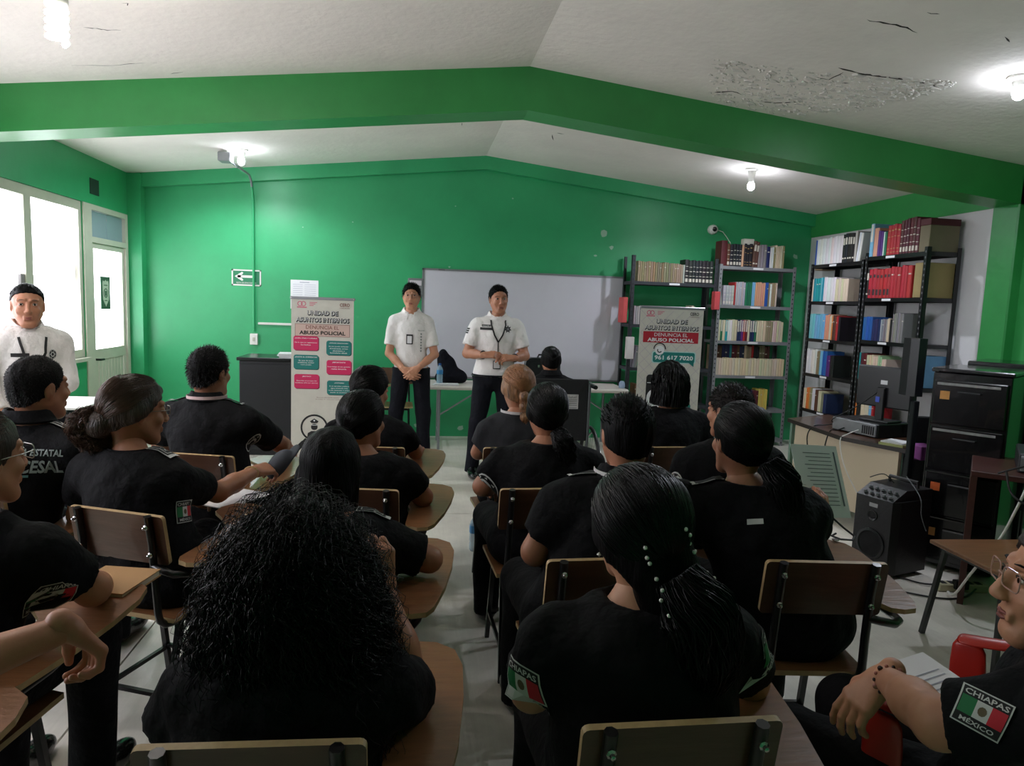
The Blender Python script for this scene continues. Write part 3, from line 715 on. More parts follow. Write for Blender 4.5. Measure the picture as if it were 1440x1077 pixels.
    def face(s, brow=None, eyes=True, mouth=None):
        M = Matrix(s.HM.tolist())
        def tr(mb, name, m):
            mb.v = [tuple(M @ Vector(v)) for v in mb.v]; return mb.build(name, m, s.root, 60)
        for sg in (-1, 1):
            mb = MB(); mb.tube([(sg*.015, .0935, .0315), (sg*.026, .0905, .0335), (sg*.037, .084, .032), (sg*.047, .073, .027)], [.0015, .0034, .003, .001], 6, flat=.6); tr(mb, 'eyebrow', brow or HAIR)
            if eyes:
                mb = MB(); mb.lathe([(0.0005, -.0035), (.0075, -.002), (.0105, 0), (.0075, .002), (.0005, .0035)], (sg*.031, .0893, .0075), 10, 0, M=None)
                mb.v = [(x, .087+(z-.0075), .0075+(y-.0893)*.55) for x, y, z in mb.v]
                mb.lathe([(.0005, -.002), (.0048, -.001), (.0048, .0), (.0005, .001)], (0, 0, 0), 10, 1)
                n = 40; mb.v = mb.v[:50]+[(sg*.031+x*1., .0905+z, .0075+y) for x, y, z in mb.v[50:]]
                tr(mb, 'eye', [mat('eye_white', (190, 180, 172), .3), mat('eye_dark', (28, 18, 14), .2)])
                mb = MB(); mb.tube([(sg*.019, .0885, .008), (sg*.025, .0915, .0145), (sg*.033, .0905, .0155), (sg*.043, .0845, .0095)], [.0006, .0017, .0017, .0006], 5); tr(mb, 'eyelid', mat('lash_line', (40, 26, 22), .6))
        mb = MB(); mb.tube([(-.021, .0865, -.064), (-.01, .0925, -.0615), (0, .0938, -.0625), (.01, .0925, -.0615), (.021, .0865, -.064)], [.0008, .0035, .004, .0035, .0008], 6)
        mb.tube([(-.018, .087, -.0695), (-.008, .0925, -.0715), (.008, .0925, -.0715), (.018, .087, -.0695)], [.0008, .0042, .0042, .0008], 6)
        tr(mb, 'lips', mouth or mat('lips', (140, 78, 70), .5))
        if mouth == 'open': pass
    def glasses(s, m=None, r=.019):
        M = Matrix(s.HM.tolist()); mb = MB()
        for sg in (-1, 1):
            P = [(sg*.031+x*1.18, .106-abs(sg*.031+x)*.15, .006+z) for x, z in rrect(2*r, 2*r*.85, r*.45, 3)]
            mb.tube(P, .0014, 5, close=True); mb.tube([(sg*.054, .098, .01), (sg*.075, .06, .01), (sg*.08, -.01, .006)], .0014, 5)
        mb.tube([(-.009, .106, .008), (0, .108, .011), (.009, .106, .008)], .0013, 5)
        mb.v = [tuple(M @ Vector(v)) for v in mb.v]; mb.build('glasses', m or mat('glasses_frame', (150, 140, 134), .3, metal=.6), s.root)
# ------------------------------------------------------------ tablet-arm chairs
def make_chair():
    root = empty('tablet_arm_chair')
    mb = MB(); M = Matrix.Translation((0, -.2, .715)) @ Matrix.Rotation(radians(10), 4, 'X')
    mb.prism(rrect(.36, .17, .012, 3), -.007, .007, 0, M @ Matrix.Rotation(radians(90), 4, 'X'), 1); mb.build('backrest', [WOODD, WOODE], root)
    P = []
    for i in range(9):   # seat with a rounded front edge
        t = i/8; P.append((-.185+.37*t, .19-.02*abs(2*t-1)**3))
    poly = [(-.175, -.17), (.175, -.17)]+P[::-1]
    mb = MB(); mb.prism(poly, .425, .441, 0, None, 1); mb.build('seat', [WOOD, WOODE], root)
    mb = MB()
    for s in (-1, 1):
        mb.tube([(s*.135, -.232, .80), (s*.135, -.215, .7), (s*.137, -.205, .56), (s*.14, -.2, .47)]+[(s*.14, -.2+.06*(1-cos(radians(a))), .47-.06*sin(radians(a))) for a in (30, 60, 90)]+[(s*.14, .1, .41), (s*.14, .16, .41)], .0125, 8)
        mb.tube([(s*.14, -.12, .405), (s*.14, .16, .405)], .012, 4)
    mb.tube([(-.14, -.1, .405), (.14, -.1, .405)], .011, 6); mb.tube([(-.14, .13, .405), (.14, .13, .405)], .011, 6)
    mb.build('frame', TUBE, root, 60)
    for s in (-1, 1):
        for y0, y1 in ((-.1, -.2), (.12, .19)):
            MB().tube([(s*.14, y0, .405), (s*.145, (y0+y1)/2, .2), (s*.15, y1, 0)], .0135, 4).build('leg', TUBE, root)
        MB().tube([(s*.147, -.168, .13), (s*.147, .168, .13)], .01, 4).build('stretcher', TUBE, root)
    MB().tube([(-.147, .165, .14), (.147, .165, .14)], .01, 4).build('stretcher', TUBE, root)
    MB().tube([(-.147, -.16, .16), (.147, -.16, .16)], .01, 4).build('stretcher', TUBE, root)
    # tablet and its bent tube arm
    MB().tube([(.135, -.21, .63), (.17, -.22, .625), (.215, -.215, .615), (.25, -.18, .61), (.262, -.13, .605), (.262, .0, .6), (.26, .2, .62), (.25, .28, .64)], .0125, 8).build('tablet_arm', TUBE, root, 60)
    poly = [(.2, -.14), (.215, -.165), (.25, -.175), (.29, -.165), (.31, -.13), (.335, .0), (.35, .15), (.352, .27), (.335, .34), (.29, .375), (.2, .385), (.09, .38), (.04, .36), (.02, .31), (.03, .26), (.09, .215), (.16, .15), (.19, .05)]
    M = Matrix.Rotation(radians(2.5), 4, 'X')
    MB().prism(poly, .648, .663, 0, M, 1).build('tablet', [WOOD, WOODE], root)
    for s in (-1, 1):
        for z in (.67, .765):
            mb = MB(); mb.lathe([(.009, 0), (.009, .004), (.005, .007), (.0045, .014), (.001, .016)], (0, 0, 0), 8, 0, Matrix.Translation((s*.135, -.221-.18*(z-.67), z)) @ Matrix.Rotation(radians(90), 4, 'X')); mb.build('bolt', CHROME, root)
    return root
CHAIR0 = make_chair(); chair_used = False
def chair(xb, yb, rz, label, group='tablet-arm chairs of the class'):
    """xb, yb: middle of the backrest on the floor"""
    global chair_used
    o = CHAIR0 if not chair_used else copy_tree(CHAIR0); chair_used = True
    o.location = (xb+sin(-rz)*.2*1, yb+cos(rz)*.2, 0); o.rotation_euler = (0, 0, rz); tag(o, label, 'chair', group); return o
# ------------------------------------------------------------ lamps
def lamp(name, key, kind, label):
    (x, y, z), wt, col = BULBS[key]; zr = roof(x)
    root = empty(name, (x, y, z), 0, label, 'lamp', 'bare ceiling bulbs')
    gl = mat('lit_bulb_'+kind, (255, 252, 248) if kind == 'warm' else (238, 243, 255), .3, emit=14 if kind == 'warm' else 16)
    if kind == 'warm':
        MB().lathe([(.06, zr-z+.01), (.06, zr-z-.01), (.045, zr-z-.03), (.03, zr-z-.035)], n=20).build('ceiling_rose', WHT, root, 40)
        MB().lathe([(.026, zr-z-.03), (.036, .11), (.04, .085), (.036, .06), (.024, .05)], n=18).build('bulb_base', WHT, root, 60)
        P = []; n = 90
        for i in range(n+1):
            t = i/n; a = t*2*pi*4.2; P.append((.03*cos(a), .03*sin(a), .05-.115*t))
        MB().tube(P, .0095, 6).build('spiral_tube', gl, root, 80)
    else:
        MB().lathe([(.062, zr-z+.01), (.062, zr-z-.008), (.04, zr-z-.02), (.032, zr-z-.05), (.026, .03)], n=20).build('lamp_holder', WHT, root, 40)
        MB().lathe([(.022, .03), (.03, .015), (.033, -.005), (.027, -.028), (.012, -.04), (.001, -.042)], n=18).build('bulb', gl, root, 80)
    l = point_light(name+'_light', (0, 0, -.09), wt, col, .05, 'POINT' if kind == 'warm' else 'SPOT'); l.parent = root
    return root
lamp('spiral_bulb', 'near_left', 'warm', 'large glowing spiral bulb hanging near the top left corner')
lamp('ceiling_bulb', 'near_right', 'cool', 'round lit bulb on the ceiling at the far right, before the beam')
lamp('ceiling_bulb', 'back_left', 'cool', 'round lit bulb beside a junction box on the ceiling over the left banner')
lamp('ceiling_bulb', 'back_right', 'cool', 'round lit bulb on the ceiling above the bookcases behind the beam')
# conduit with junction box
root = empty('electrical_conduit', (-1.7, 7.66, 0), 0, 'green painted conduit running down the back wall from a ceiling box', 'conduit')
z0 = roof(-1.7)
x2 = -1.78+1.7
MB().tube([(x2+.02, -.7, z0-.07), (.0, -.1, z0-.1), (.0, -.02, z0-.14), (.0, .02, z0-.2)], .012, 8).build('upper_pipe', STEEL, root, 60)
MB().tube([(0, .02, z0-.2), (0, .085, 2.5), (0, .09, 1.12)], .013, 8).build('pipe', GREEN, root, 60)
MB().box((-.11, -.84, z0-.11), (.0, -.7, z0-.03), bev=.006).build('junction_box', STEEL, root)
MB().tube([(.0, -.76, z0-.09), (.04, -.74, z0-.16), (.08, -.75, z0-.08)], .003, 5).build('wire', BLKP, root)
root = empty('switch_box', (-1.7, YB, 1.04), 0, 'white switch box on the back wall at the foot of the conduit', 'switch')
MB().box((-.04, -.04, -.06), (.04, 0, .06), bev=.005).build('box', WHT, root); MB().box((-.012, -.046, -.02), (.012, -.04, .02), bev=.002).build('switch', CREAMF, root)
root = empty('cable_trunking', (-1.52, YB, 1.21), 0, 'thin white cable trunking running from the conduit to behind the left banner', 'trunking')
MB().box((-.14, -.02, -.012), (.45, 0, .012), bev=.003).build('cover', WHT, root)
# evacuation sign
root = empty('evacuation_sign', (-1.78, YB-.004, 1.69), 0, 'green evacuation sign with white arrow to the left, behind the conduit', 'sign')
MB().box((-.15, 0, -.085), (.15, .004, .085)).build('board', mat('sign_green', (30, 120, 80), .4), root)
f = Flat((0, 0, 0), (1, 0, 0), (0, 0, 1)); f.frame(-.15, -.085, .15, .085, .014); f.rect(-.09, .0, .08, .025); f.poly([(-.12, .0125), (-.045, .06), (-.03, .05), (-.06, .0125)]); f.poly([(-.12, .0125), (-.06, .0125), (-.03, -.025), (-.045, -.035)])
f.text('RUTA DE EVACUACIÓN', 0, -.052, .2, .022); f.build('arrow_and_lettering', WHT, root)
# papers on the wall
root = empty('wall_notice', (-1.18, YB-.003, 1.55), 0, 'white printed sheet taped to the back wall above the left banner', 'notice')
MB().box((-.145, 0, -.17), (.145, .003, .14)).build('sheet', PAPER, root)
f = Flat((0, 0, 0), (1, 0, 0), (0, 0, 1))
for k in range(11):
    z = .09-k*.022; f.rect(-.12, z, -.02, z+.003); f.rect(.0, z, .12, z+.003)
f.rect(-.05, .112, .05, .12); f.build('printed_lines', mat('faint_print', (160, 162, 176), .8), root)
# clock / dispenser above the left presenter
root = empty('wall_control_box', (.0, YB, 1.66), 0, 'small grey box with pale screen on the wall beside the whiteboard', 'box')
MB().box((-.08, -.05, -.1), (.09, 0, .1), bev=.008).build('case', mat('grey_plastic', (120, 124, 124), .4), root); MB().box((-.06, -.056, .02), (.07, -.05, .075), bev=.003).build('screen', mat('pale_lcd', (206, 200, 205), .3), root)
# whiteboard
root = empty('whiteboard', (1.25, YB-.012, 0), 0, 'large white marker board with aluminium rim on the green back wall', 'board')
MB().box((-1.16, -.022, .68), (1.12, -.002, 1.86)).build('writing_surface', mat('whiteboard_enamel', (206, 205, 214), .22, var=.05, vscale=2), root)
mb = MB()
for a, b in (((-1.175, -.03, 1.855), (1.135, 0, 1.875)), ((-1.175, -.03, .665), (1.135, 0, .685)), ((-1.175, -.03, .665), (-1.155, 0, 1.875)), ((1.115, -.03, .665), (1.135, 0, 1.875))): mb.box(a, b)
mb.build('rim', mat('brushed_aluminium', (150, 150, 156), .35, metal=.7), root)
MB().box((-1.0, -.032, 1.856), (-.93, -.03, 1.872)).build('maker_plate', GREY, root)
# folding table
root = empty('folding_table', (1.2, 7.3, 0), 0, 'long white folding table under the whiteboard', 'table')
MB().box((-1.06, -.3, .625), (1.06, .3, .665), bev=.012).build('tabletop', mat('white_table_plastic', (206, 200, 190), .45), root)
for x in (-.93, .93):
    for y in (-.24, .24): MB().tube([(x, y, .63), (x, y, 0)], .014, 8).build('leg', STEEL, root, 60)
    MB().tube([(x, -.24, .15), (x, .24, .15)], .011, 6).build('stretcher', STEEL, root, 60)
    MB().tube([(x, -.2, .35), (x*.55, -.2, .62)], .009, 6).build('brace', STEEL, root, 60)
def bottle(loc, label, h=.22, r=.032, blue=True, group=None):
    root = empty('water_bottle', loc, 0, label, 'bottle', group)
    cl = mat('clear_bottle_plastic', (176, 205, 222), .08, alpha=.55, spec=.8)
    MB().lathe([(r*.8, 0), (r, .01), (r, h*.2), (r*.92, h*.24), (r, h*.28), (r, h*.45), (r*.92, h*.49), (r, h*.53), (r, h*.7), (r*.8, h*.8), (r*.4, h*.9), (r*.38, h*.93)], n=18).build('bottle_body', cl, root, 60)
    MB().lathe([(r*1.02, h*.5), (r*1.03, h*.51), (r*1.03, h*.69), (r*1.02, h*.7)], n=18).build('bottle_wrap', mat('blue_wrap', (64, 140, 196), .4), root, 60)
    MB().lathe([(r*.45, h*.92), (r*.45, h*.995), (r*.3, h)], n=14).build('cap', mat('dark_cap', (34, 44, 60), .4) if not blue else mat('blue_cap', (40, 90, 160), .4), root, 60)
    return root
bottle((.27, 7.12, .665), 'clear water bottle with a blue wrap on the table behind the left presenter')
bottle((.395, 4.1, 0), 'clear water bottle standing on the floor by the aisle chair', h=.23, r=.034, blue=False)
# dark bag slumped on the table
f = Field((-.2, -.15, -.01), (.22, .15, .36), .009)
f.ell((0, 0, .06), (.17, .09, .09), .05); f.ell((-.05, 0, .17), (.1, .07, .12), .06); f.ell((-.09, 0, .27), (.05, .045, .08), .05); f.noise(.005, (30, 30, 22)); f.cut(lambda X, Y, Z: -Z+.002+0*X+0*Y)
o = np_obj('backpack', f.mesh(), NAVY, None); o.location = (.40, 7.3, .666); tag(o, 'dark blue soft bag slumped on the table behind the left presenter', 'bag')
root = empty('papers', (.33, 7.07, .666), 0, 'small stack of white papers at the left end of the table', 'papers')
for k in range(3): MB().box((-.13+.01*k, -.05, .006*k), (.13, .05+.008*k, .006*k+.005)).build('sheet', PAPER, root)
# padded black case on the table
root = empty('carry_case', (1.35, 7.2, .666), 0, 'black rounded padded case standing on the table behind the wheelchair user', 'bag')
M = Matrix.Rotation(radians(90), 4, 'X')
MB().prism(rrect(.37, .30, .07, 5, 0, .15), -.06, .06, 0, M).build('case', mat('black_nylon', (16, 17, 20), .35, bump=.2, bscale=50, coat=.2), root, 40)
MB().prism(rrect(.30, .2, .05, 5, 0, .15), .06, .075, 0, M).build('front_pocket', mat('black_nylon', (16, 17, 20), .35), root, 40)
MB().tube([(-.05, 0, .3), (-.04, 0, .33), (.04, 0, .33), (.05, 0, .3)], .01, 6).build('handle', BLKP, root, 60)
for x in (-.06, .03): MB().box((x, -.082, .2), (x+.02, -.076, .23)).build('buckle', CHROME, root)
# low black cabinet with papers behind the left banner
root = empty('low_cabinet', (-1.33, 6.95, 0), 0, 'low black cabinet against the back wall left of the left banner', 'cabinet')
mb = MB(); mb.box((-.28, -.22, 0), (.34, .22, .9), bev=.006); mb.build('body', mat('black_laminate', (24, 24, 30), .5, var=.3, vscale=14), root)
MB().box((-.3, -.24, .9), (.36, .24, .93), bev=.004).build('top', BLKM, root)
MB().box((-.27, -.232, .05), (.33, -.221, .87), bev=.003).build('door', mat('black_laminate', (24, 24, 30), .5), root)
root = empty('paper_stack', (-1.12, 6.9, .93), .1, 'pile of white papers on top of the low black cabinet', 'papers')
for k in range(5): MB().box((-.16+random.uniform(-.01, .01), -.12, .008*k), (.14, .11+random.uniform(-.01, .01), .008*k+.007)).build('paper', PAPER, root)
# small white-topped table by the door
root = empty('side_table', (-2.5, 5.32, 0), 0, 'small white-topped table with dark frame near the left door', 'table')
MB().box((-.3, -.32, .685), (.28, .22, .705), bev=.005).build('tabletop', WHT, root); MB().box((-.27, -.29, .62), (.25, .19, .685)).build('apron', BLKM, root)
for x in (-.25, .23):
    for y in (-.27, .17): MB().tube([(x, y, .62), (x, y, 0)], .014, 4).build('leg', BLKM, root)
# ------------------------------------------------------------ roll-up banners
PRINTK = [mat('banner_grey', (206, 202, 192), .6, var=.08, vscale=12), INK, mat('print_magenta', (206, 30, 92), .5), mat('print_teal', (18, 118, 112), .5), PAPER, mat('print_pinkish', (206, 176, 166), .6),
          mat('print_crimson', (168, 22, 42), .5), mat('print_brown', (120, 60, 50), .6), mat('print_pale_teal', (170, 215, 212), .6), mat('print_dark_magenta', (110, 10, 50), .5), mat('print_dark_teal', (8, 66, 62), .5), mat('print_rose', (206, 110, 130), .6)]
def banner_head(f, w, top, red):
    y = top
    for x0 in (-w*.40,):   # two small emblems: a heart-like knot over a word, and three short lines
        f.disc(x0+.02, y-.05, .022, 11, r2=.015); f.disc(x0+.05, y-.05, .022, 11, r2=.015); f.rect(x0-.005, y-.085, x0+.078, y-.075, 11)
        for k in range(3): f.rect(x0+.1, y-.04-.013*k, x0+.165-.015*k, y-.034-.013*k, 11)
    f.text('CERO', w*.355, y-.05, .085, .03, 1 if red else 7, bold=.02); f.text('CORRUPCIÓN', w*.355, y-.077, .085, .011, 7)
    for dx, dy, m, z, bo in ((.004, -.004, 1, .002, .05), (0, 0, 4, .003, -.012)):
        f.text('UNIDAD DE', dx, y-.125+dy, w*(.50 if bo > .04 else .48), .045 if bo > .04 else .033, m, z, bo); f.text('ASUNTOS INTERNOS', dx, y-.185+dy, w*(.86 if bo > .04 else .84), .045 if bo > .04 else .033, m, z, bo)
    if red: f.rect(-w*.44, y-.325, w*.44, y-.222, 6); a, b = 4, 4
    else: f.rect(-w*.44, y-.33, w*.44, y-.222, 5); f.frame(-w*.44, y-.33, w*.44, y-.222, .003, 7, .002); a, b = 7, 1
    f.text('DENUNCIA EL', 0, y-.25, w*.53, .032, a, .003); f.text('ABUSO POLICIAL', 0, y-.298, w*.74, .034, b, .003, .03)
def banner_stand(root, w, h):
    MB().box((-w/2, -.002, .03), (w/2, .004, h), bev=0).build('fabric_panel', PRINTK[0], root)
    mb = MB(); mb.box((-w/2-.01, -.01, h-.012), (w/2+.01, .014, h+.012), bev=.004); mb.build('top_rail', mat('brushed_aluminium', (150, 150, 156), .35), root)
    mb = MB(); mb.box((-w/2-.02, -.06, 0), (w/2+.02, .06, .04), bev=.01); mb.build('base', mat('brushed_aluminium', (150, 150, 156), .35), root)
    MB().tube([(0, .03, .02), (0, .03, h)], .008, 6).build('pole', STEEL, root)
    for s in (-1, 1): MB().lathe([(.006, -.01), (.012, 0), (.006, .012)], (s*(w/2), 0, h), 10).build('end_clip', WHT, root)
W1 = .53
root = empty('rollup_banner', (-.79, 6.22, 0), radians(-2), 'roll-up banner with six pink and teal boxes left of the presenters', 'banner', None)
banner_stand(root, W1, 1.5); f = Flat((0, -.002, 0), (1, 0, 0), (0, 0, 1)); banner_head(f, W1, 1.5, False); f.build('heading_print', PRINTK, root)
BOX = [(-.14, 1.11, 2, 9, '¿QUIÉN, CÓMO Y CUÁNDO?', ['De lo que no registramos', 'los hechos.']), (.14, 1.075, 3, 10, '¿DÓNDE DENUNCIAR?', ['Se nos puede contactar', 'directamente, correo', 'electrónico o', 'formulario oficial.']),
       (-.138, .945, 3, 10, '¿EXISTE EL EVIDENCIA?', ['En caso de tener', 'evidencia, incluir', 'como prueba.']), (.143, .905, 2, 9, '¿IMPORTANTE?', ['Si es testigo de una agresión', 'realiza denuncia.']),
       (-.133, .775, 2, 9, '¿MOTIVO?', ['Describe el porqué del', 'incidente (De ser cierto).']), (.148, .725, 3, 10, '¿ANÓNIMA?', ['Si el servidor público', 'sigue actuando mal,', 'recibe amenazas o quiere', 'quedar en anonimato.'])]
for cx, cy, m, md, t, ls in BOX:
    f = Flat((0, -.002, 0), (1, 0, 0), (0, 0, 1))
    for k, (a, b, mm, z) in enumerate(((.006, -.006, md, .001), (0, 0, m, .0018))): f.poly(rrect(.212, .125, .02, 4, cx+a, cy+b), mm, z)
    f.text(t, cx, cy+.042, min(.19, .0095*len(t)), .013, 4, .0026, .02)
    for k, l in enumerate(ls): f.text(l, cx, cy+.012-.0185*k-(.008 if len(ls) < 3 else 0), min(.195, .0078*len(l)), .012, 4, .0026, .01)
    f.build('info_box', PRINTK, root)
f = Flat((0, -.002, 0), (1, 0, 0), (0, 0, 1))
f.text('Para más información escanea', .05, .635, .19, .009, 7); f.text('el código de respuesta rápida', .05, .618, .21, .009, 7)
MAG0 = len(f.mb.v)
# (the code square itself is left blank) magnifying glass with an officer's bust
f.disc(.0, .28, .095, 1, r2=.082, z=.002, n=32); f.poly([(-.062, .205), (-.05, .193), (-.078, .163), (-.09, .175)], 1); f.poly([(-.085, .185), (-.06, .16), (-.118, .098), (-.145, .123)], 1)
MAGN = len(f.mb.v)
f.poly([(-.03, .325), (.0, .345), (.03, .325), (.02, .312), (-.02, .312)], 1); f.poly(rrect(.046, .045, .02, 4, 0, .285), 1); f.poly([(-.05, .2), (-.045, .24), (-.02, .255), (.02, .255), (.045, .24), (.05, .2)], 1); f.disc(0, .33, .006, 4, .003)
f.rect(-.02, .296, .02, .3, 4, .003)
for i_ in range(MAG0, len(f.mb.v)):
    q = Vector(f.mb.v[i_])-f.P(0, .28); f.mb.v[i_] = tuple(f.P(-.065, .365)+Vector((q.x*1.25, q.y, q.z*1.25)))
f.disc(-.2, .07, .011, 1, r2=.007); f.rect(-.185, .068, -.15, .072, 1)
f.build('magnifier_print', PRINTK, root)['kind'] = 'stuff'
W2 = .60
root = empty('rollup_banner', (2.37, 6.2, 0), radians(-3), 'roll-up banner with red heading and telephone number before the grey shelves', 'banner', None)
banner_stand(root, W2, 1.535); f = Flat((0, -.002, 0), (1, 0, 0), (0, 0, 1)); banner_head(f, W2, 1.535, True); f.build('heading_print', PRINTK, root); f = Flat((0, -.002, 0), (1, 0, 0), (0, 0, 1))
for i in range(-9, 16):   # pale lattice printed over the cloth
    for sg in (1, -1):
        a, b = (-.29, .1+i*.1), (.29, .1+i*.1+sg*.58)
        pts = []
        t0 = 0.; t1 = 1.
        for t, e in ((t0, 0), (t1, 1)): pass
        ya, yb = a[1], b[1]
        lo_, hi_ = .06, 1.5
        if max(ya, yb) < lo_ or min(ya, yb) > hi_: continue
        def clipx(y): return a[0]+(y-ya)/(yb-ya)*(b[0]-a[0])
        x0, y0_ = (a if lo_ <= ya <= hi_ else (clipx(lo_ if ya < lo_ else hi_), lo_ if ya < lo_ else hi_)); x1, y1_ = (b if lo_ <= yb <= hi_ else (clipx(lo_ if yb < lo_ else hi_), lo_ if yb < lo_ else hi_))
        f.poly([(x0, y0_), (x1, y1_), (x1, y1_+.006), (x0, y0_+.006)] if sg > 0 else [(x0, y0_+.006), (x0, y0_), (x1, y1_), (x1, y1_+.006)], 12, .0004)
f.build('lattice_print', PRINTK+[mat('lattice_grey', (184, 176, 182), .6)], root)['kind'] = 'stuff'; f = Flat((0, -.002, 0), (1, 0, 0), (0, 0, 1))
f.disc(-.1, 1.15, .06, 1, r2=.05, z=.002, n=24, a0=0, a1=180); f.poly(rrect(.42, .11, .02, 4, .04, 1.075), 8, .0012); f.poly(rrect(.40, .095, .018, 4, .04, 1.075), 3, .0018); f.poly([(.17, 1.04), (.235, 1.04), (.235, .99)], 3, .0018)
f.disc(-.1, 1.14, .044, 4, .0024); f.disc(-.1, 1.14, .024, 1, r2=.015, z=.003, n=14, a0=150, a1=330)
f.text('961 617 7020', .04, 1.072, .37, .042, 4, .0026, .03); f.build('telephone_bubble', PRINTK, root); f = Flat((0, -.002, 0), (1, 0, 0), (0, 0, 1))
f.poly(rrect(.3, .34, .03, 4, -.06, .74), 1, .001); f.rect(-.2, .83, -.1, .836, 4, .002); f.poly(rrect(.2, .2, .09, 6, -.1, .68), 4, .002); f.poly(rrect(.3, .08, .02, 4, .08, .6), 3, .002)
f.build('lower_print', PRINTK, root)
# ------------------------------------------------------------ dome camera on the back wall
root = empty('security_camera', (3.39, YB-.02, 2.46), 0, 'small white round security camera on the green back wall', 'camera')
M = Matrix.Rotation(radians(90), 4, 'X')
mb = MB(); mb.lathe([(.055, -.02), (.055, .02), (.045, .045), (.03, .055), (.001, .056)], n=20, M=M); mb.build('housing', WHT, root, 50)
mb = MB(); mb.lathe([(.03, .05), (.024, .066), (.001, .074)], n=16, M=M); mb.build('lens', LEATHER, root, 50)
MB().tube([(.05, 0, .0), (.12, -.01, -.02), (.17, -.02, -.08), (.2, -.05, -.14), (.2, -.1, -.22)], .004, 5).build('cable', WHT, root)
# poster on the door glass
root = empty('door_poster', (XL-.03, 7.17, 1.475), 0, 'green poster with pale shield emblem stuck on the door glass', 'poster')
MB().box((0, -.1, -.155), (.006, .1, .155)).build('sheet', mat('poster_green', (58, 92, 70), .6), root)
f = Flat((.006, 0, 0), (0, 1, 0), (0, 0, 1)); f.poly([(-.07, .09), (-.06, .12), (-.03, .11), (0, .125), (.03, .11), (.06, .12), (.07, .09), (.065, -.06), (0, -.13), (-.065, -.06)], 0)
f.disc(0, -.0, .045, 1, r2=.035, z=.002); f.rect(-.02, -.025, .02, .02, 1, .002); f.rect(-.04, .07, .04, .078, 1, .002); f.rect(-.03, -.075, .03, -.068, 1, .002)
f.build('emblem', [mat('poster_pale', (190, 200, 180), .6), mat('poster_green', (58, 92, 70), .6)], root)
o = MB().box((XL-.045, 5.72, 1.42), (XL-.02, 5.9, 1.6), bev=.004).build('window_notice', mat('grey_card', (130, 128, 126), .7)); tag(o, 'small grey card stuck on the window post behind the standing woman', 'notice')
# ------------------------------------------------------------ books: one unit mesh per look, tinted by object colour
def tint_mat(name, band=None):
    m = bpy.data.materials.new(name); m.use_nodes = True; t = m.node_tree; b = t.nodes['Principled BSDF']; oi = t.nodes.new('ShaderNodeObjectInfo')
    b.inputs['Roughness'].default_value = .55
    if band: b.inputs['Base Color'].default_value = lin(band)+(1,)
    else: t.links.new(oi.outputs['Color'], b.inputs['Base Color'])
    return m
MCOV = tint_mat('book_cover'); MPAGE = mat('book_pages', (206, 196, 172), .8); MB1 = tint_mat('book_band_pale', (206, 200, 186)); MB2 = tint_mat('book_band_dark', (26, 24, 26)); MB3 = tint_mat('book_band_gold', (176, 140, 84))
BK = {}
def book_mesh(style):
    # unit book: x thickness 0..1, y depth 0 (spine) .. 1, z 0..1
    if style in BK: return BK[style]
    mb = MB(); c = .09
    prof = [(0, .04), (.12, .01), (.5, 0), (.88, .01), (1, .04)]
    pts = prof+[(1, 1), (1-c, 1), (1-c, .1), (c, .1), (c, 1), (0, 1)]
    n = len(pts); vs = [(x, y, 0) for x, y in pts]+[(x, y, 1) for x, y in pts]
    mb.raw(vs, [(i, (i+1) % n, n+(i+1) % n, n+i) for i in range(n)], 0)
    for z, fl_ in ((0, 1), (1, 0)):
        k = n if z else 0
        for q in ((0, 1, 8, 10), (1, 2, 7, 8), (2, 3, 7, 7), (3, 4, 6, 7), (4, 5, 6, 6), (8, 9, 10, 10)):
            q = tuple(dict.fromkeys(a+k for a in q)); mb.raw([vs[a] for a in q], [tuple(range(len(q)))[::-1] if fl_ else tuple(range(len(q)))], 0)
    mb.box((c, .1, .015), (1-c, .97, .985), 1)
    bands = {'plain': [(.72, .76, 2)], 'banded': [(.12, .17, 2), (.62, .86, 2)], 'dark_banded': [(.1, .3, 3), (.7, .8, 3)], 'gold': [(.08, .1, 4), (.2, .22, 4), (.6, .62, 4), (.8, .84, 4)], 'white_foot': [(.06, .2, 2), (.3, .32, 2), (.5, .53, 2), (.7, .72, 2)],
             'two_tone': [(.45, .98, 2)], 'bare': []}[style]
    for a, b, m in bands: mb.raw([(.05, .02, a), (.5, -.012, a), (.95, .02, a), (.95, .02, b), (.5, -.012, b), (.05, .02, b)], [(0, 1, 4, 5), (1, 2, 3, 4)], m)
    BK[style] = mb.mesh('book', [MCOV, MPAGE, MB1, MB2, MB3]); return BK[style]
NBOOK = 0
def book(p, ux, th, dp, ht, col, style, label, group, lean=0., name='book'):
    """p: spine foot, ux: +1 row runs along +x with spines to -y; -1 row runs along -y with spines to -x"""
    global NBOOK; NBOOK += 1
    o = bpy.data.objects.new(name, book_mesh(style)); link(o); o.location = p; o.scale = (th, dp, ht); o.color = lin(col)+(1,)
    o.rotation_euler = (0, lean, 0 if ux > 0 else radians(-90)); o['label'] = label; o['category'] = 'book'; o['group'] = group; return o
CN = dict(white=(214, 212, 210), cream=(204, 192, 164), tan=(150, 132, 104), olive=(128, 120, 92), teal=(30, 140, 150), lteal=(110, 180, 186), blue=(34, 88, 158), lblue=(110, 168, 204), navy=(28, 40, 78), red=(166, 36, 44), maroon=(86, 26, 34), black=(22, 22, 26),
          grey=(128, 128, 130), lgrey=(168, 168, 170), green=(30, 104, 72), lgreen=(150, 190, 150), purple=(84, 44, 110), orange=(206, 120, 50), salmon=(206, 150, 120), pink=(208, 150, 160), brown=(92, 58, 42), yellow=(206, 184, 90), lpink=(210, 180, 176))
NICE = dict(lteal='pale teal', lblue='light blue', lgrey='light grey', lgreen='pale green', lpink='pale pink', navy='navy blue')
